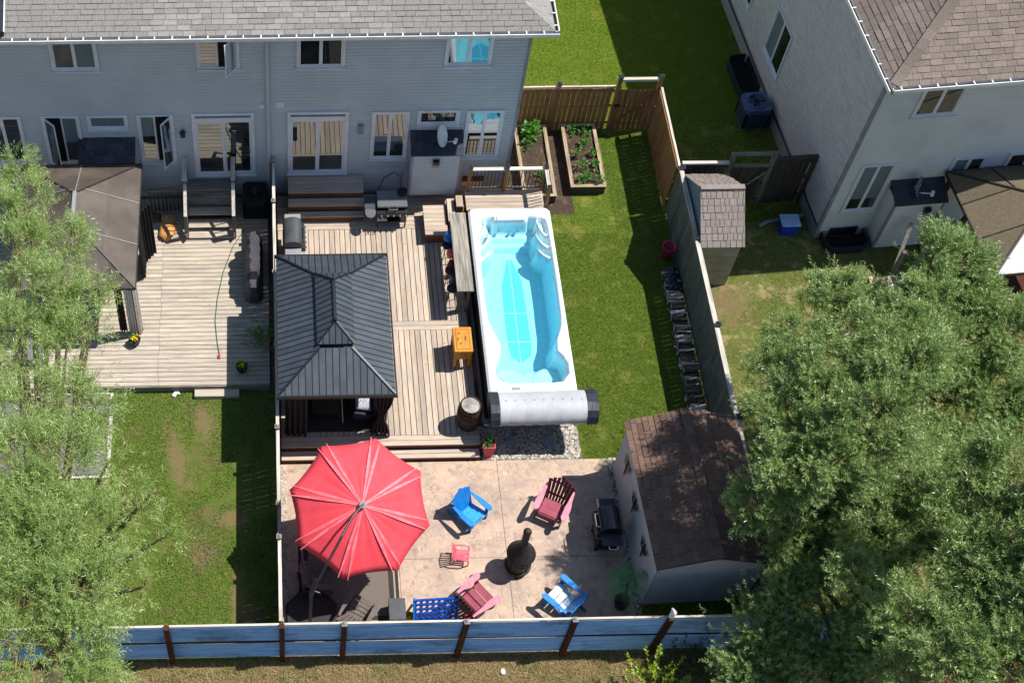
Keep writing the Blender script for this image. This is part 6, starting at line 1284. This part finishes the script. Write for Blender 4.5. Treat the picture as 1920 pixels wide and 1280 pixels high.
B = MB(); B.lathe(c, [(.24, .8), (.24, .87), (.001, .872)], 24); B.build('head', m_barrelt, t)
t = thing('planter', 'tapered coral red planter with leafy plant beside the gravel bed', 'planter', (5.34, 18.1, .01))
B = MB(); B.hull8([(5.25, 17.98, .02), (5.43, 17.98, .02), (5.43, 18.14, .02), (5.25, 18.14, .02), (5.18, 17.98, .5), (5.5, 17.98, .5), (5.5, 18.3, .5), (5.18, 18.3, .5)]); B.build('pot', m_coral, t); MB().box(5.21, 5.47, 18.01, 18.27, .5, .505).build('soil', m_soil, t)
t2 = plant('potted_plant', 'small dark leafed plant in the coral planter', 'plant', (5.34, 18.14, .5), .13, 26, .05, .35, m_leafV, 31, h=.2, slen=.1)
for x, y, lb, sd in ((-3.74, 21.5, 'by the gazebo post', 41), (-.9, 20.6, 'at the front edge of the left deck', 42)):
    t = thing('flower_pot', 'black flower pot with orange blooms '+lb, 'flower pot', (x, y, .25)); B = MB(); B.lathe((x, y, .25), [(.1, 0), (.15, .16), (.16, .22), (.145, .22), (.13, .17), (.001, .17)], 18); B.build('pot', m_potb, t)
    plant('', '', '', (x, y, .45), .12, 22, .05, .35, m_leafV, sd, parent=t, h=.12, slen=.06)
    rr = random.Random(sd)
    for k in range(14): a = rr.uniform(0, 6.28); q = rr.uniform(0, .12); B = MB(); B.lathe((x+q*cos(a), y+q*sin(a), .53+rr.uniform(0, .05)), [(.008, 0), (.026, .006), (.022, .02), (.001, .024)], 7); B.build('blossom', m_flow if k % 3 else m_yel, t)
lump('sack', 'crumpled orange cloth heap on the left deck by the stairs', 'cloth', (-3.0, 25.25, .34), .3, m_orange, 11, (.75, 1.2, .45), 16); lump('sack', 'crumpled tan paper sack behind the orange cloth on the left deck', 'sack', (-2.95, 25.65, .38), .24, m_tan, 12, (.9, 1, .6), 14)
lump('pot_plant', 'clump of dry moss coloured material beside the orange cloth', 'plant', (-3.4, 25.75, .33), .2, mat('dry moss', '#5d5a3a', '#3e3c28', sc=30, rough=1, bump=.02), 13, (1.2, .9, .5), 14)
B = MB(); B.tube([(-.83, 25.3, .28), (-1.15, 24.7, .27), (-1.42, 23.8, .27), (-1.57, 22.9, .27), (-1.62, 22.2, .27), (-1.57, 21.6, .27), (-1.5, 21.1, .27)], .011, 6); hs = B.build('hose', m_hose, smooth=True); tag(hs, 'thin green garden hose curving across the left deck', 'hose')
MB().box(-1.53, -1.47, 20.98, 21.1, .255, .3).build('nozzle', m_red, hs)
t = thing('patio_chair', 'folded grey fabric chair half hidden by the willow leaves', 'chair', (-6.4, 21.1, .25)); MB().hull8([(-6.7, 20.8, .6), (-6.1, 20.8, .6), (-6.1, 21.4, .7), (-6.7, 21.4, .7), (-6.7, 20.8, .64), (-6.1, 20.8, .64), (-6.1, 21.4, .74), (-6.7, 21.4, .74)]).build('seat', m_grey, t); MB().hull8([(-6.7, 21.4, .7), (-6.1, 21.4, .7), (-6.1, 21.45, .7), (-6.7, 21.45, .7), (-6.7, 21.75, 1.3), (-6.1, 21.75, 1.3), (-6.1, 21.8, 1.3), (-6.7, 21.8, 1.3)]).build('backrest', m_grey, t)
for x in (-6.68, -6.12):
    for y in (20.85, 21.4): MB().box(x-.02, x+.02, y-.02, y+.02, .25, .62).build('leg', m_black, t)
for (x, y, rz) in ((-.45, 22.35, 0), (-.38, 21.75, 0), (-.95, 21.9, 0), (-.42, 22.9, 0)):
    B = MB(); s = .17
    for a, c in (((-s, -s), (s, -s)), ((s, -s), (s, s)), ((s, s), (-s, s)), ((-s, s), (-s, -s))): B.bar((x+a[0], y+a[1], .26), (x+c[0], y+c[1], .26), .012, .012)
    tag(B.build('wire_square', m_soffit), 'thin wire square frame on the left deck, '+{22.35: 'second from the covered barbecue', 21.75: 'nearest the leafy fence shrub', 21.9: 'the one farthest from the fence', 22.9: 'touching the covered barbecue'}[y], 'frame', 'wire squares lying on the left deck')
t = thing('slab_edging', 'pale timber edging board around the grey slab in the left yard', 'edging', (-4.3, 19, 0)); MB().box(-4.35, -4.25, 17.65, 20.1, 0, .07).build('board', m_cap_y, t); MB().box(-6.5, -4.25, 17.58, 17.65, 0, .07).build('board', m_cap_x, t); MB().box(-6.5, -4.36, 20.05, 20.11, 0, .07).build('board', m_cap_x, t)
B = MB(); z = .02
B.slab([(-2.74, 20.0, z), (-2.66, 19.95, z), (-2.6, 20.05, z), (-2.52, 20.02, z), (-2.55, 20.1, z), (-2.62, 20.2, z), (-2.68, 20.1, z)], (0, 0, 1), 0, .03); tag(B.build('litter', m_white), 'scrap of white paper on the left lawn below the deck', 'litter')
lump('litter', 'crumpled white paper on the verge below the back fence', 'litter', (5.15, 12.3, .03), .06, m_white, 15, (1, 1.3, .5), 9)
# pots by the fence: pink bucket
t = thing('bucket', 'tall dusty pink bucket in the fence shade beside the lawn', 'bucket', (10.95, 24.3, 0)); B = MB(); B.lathe((10.95, 24.3, 0), [(.13, 0), (.18, .5), (.19, .51), (.17, .51), (.165, .5), (.12, .03), (.001, .03)], 22); B.build('body', m_pbuck, t, smooth=True)
t = thing('storage_tote', 'cobalt blue tote with pale lid in the shade of the right house', 'container', (14.5, 25.2, 0)); B = MB(); B.hull8([(14.3, 25.0, 0), (14.72, 25.0, 0), (14.72, 25.36, 0), (14.3, 25.36, 0), (14.25, 24.97, .42), (14.77, 24.97, .42), (14.77, 25.4, .42), (14.25, 25.4, .42)]); B.build('body', m_bin, t); MB().box(14.24, 14.78, 24.96, 25.41, .425, .47).build('lid', m_lblue, t, bevel=.02)
B = MB(); B.tube([(13.75, 25.3, .06), (14.0, 25.45, .06), (14.5, 25.55, .06), (14.9, 25.6, .06), (15.05, 25.6, .2)], .05, 10); tag(B.build('drain_pipe', m_soffit), 'grey drain pipe lying on the ground behind the blue tote', 'pipe')
B = MB(); B.tube([(7.62, 25.35, .4), (7.66, 25.2, .35), (7.64, 25.1, .1)], [.06, .09, .08], 8); tag(B.build('pool_float', m_blue), 'bright blue foam float beside the spa landing', 'float')
# artificial palm
t = thing('palm_plant', 'artificial green palm in a dark pot by the back fence', 'plant', (8.12, 13.9, .02)); B = MB(); B.lathe((8.12, 13.9, .02), [(.14, 0), (.19, .3), (.17, .3), (.001, .26)], 16); B.build('pot', m_potb, t)
B = MB(); B.tube([(8.12, 13.9, .28), (8.12, 13.88, .7), (8.1, 13.95, 1.1)], [.05, .04, .03], 8); B.build('stem', m_bark, t)
rr = random.Random(9)
for k in range(10):
    a = 2*PI*k/10*1.618+.6; L = rr.uniform(.5, .72); rise = rr.uniform(.25, .7); B = MB(); prev = None; n = 13; P0 = Vector((8.1, 13.95, 1.1)); d = Vector((cos(a), sin(a), 0)); sd_ = Vector((-sin(a), cos(a), 0)); pts = []
    for i in range(n+1): f = i/n; pts.append(P0+d*L*f+Vector((0, 0, rise*(f-f*f*1.15))))
    B.tube(pts, [.008*(1-i/n)+.003 for i in range(n+1)], 4)
    for i in range(2, n):
        for s1 in (-1, 1):
            ll = .2*math.sin(PI*(i/n)**.8)+.04; tip = pts[i]+sd_*s1*ll+d*ll*.6+Vector((0, 0, -.04)); B.face([pts[i], pts[i]+d*.02, tip])
    B.build('frond', m_palm, t)
# firewood
rr = random.Random(4)
y = 23.7; k = 0; LG = 'split logs stacked along the grey fence'
while y > 18.6:
    for zlev in range(rr.choice((1, 2, 2))):
        L = rr.uniform(.32, .46); xc = 10.93+rr.uniform(-.05, .05)-(y-23.7)*-.004; zc_ = .06+zlev*.11; an = rr.uniform(-.12, .12); r = rr.uniform(.045, .07)
        B = MB(); d = Vector((cos(an), sin(an), rr.uniform(-.05, .05))); a = Vector((xc, y, zc_))-d*L/2; c = Vector((xc, y, zc_))+d*L/2; s_ = Vector((-sin(an), cos(an), 0)); u_ = Vector((0, 0, 1)); n = 3 if rr.random() < .6 else 5; off = rr.uniform(0, 2)
        for p in (a, c):
            for j in range(n): q = off+2*PI*j/n; B.v.append(tuple(p+s_*r*cos(q)+u_*r*sin(q)))
        for j in range(n): j2 = (j+1) % n; B.f.append((j, j2, n+j2, n+j)); B.mi.append(1 if j == 0 and rr.random() < .55 else 0)
        B.f.append(tuple(reversed(range(n)))); B.f.append(tuple(n+j for j in range(n))); B.mi += [1, 1]
        tag(B.build('log', [m_log, m_logw]), 'split firewood log lying across the low stack beside the grey fence', 'log', LG); k += 1
    y -= rr.uniform(.07, .12)
B = MB(); rr = random.Random(8)
n1, n2 = 9, 6
for i in range(n1):
    for j in range(n2): B.v.append((10.72+j*.09, 23.05+i*.09, .26+rr.uniform(-.02, .03)-.1*abs(j-2.5)/3))
for i in range(n1-1):
    for j in range(n2-1): a = i*n2+j; B.f.append((a, a+1, a+n2+1, a+n2)); B.mi.append(0)
o = B.build('tarp', m_navy); tag(o, 'dark plastic sheet over the top end of the firewood stack', 'tarp')
bpy.context.view_layer.update()
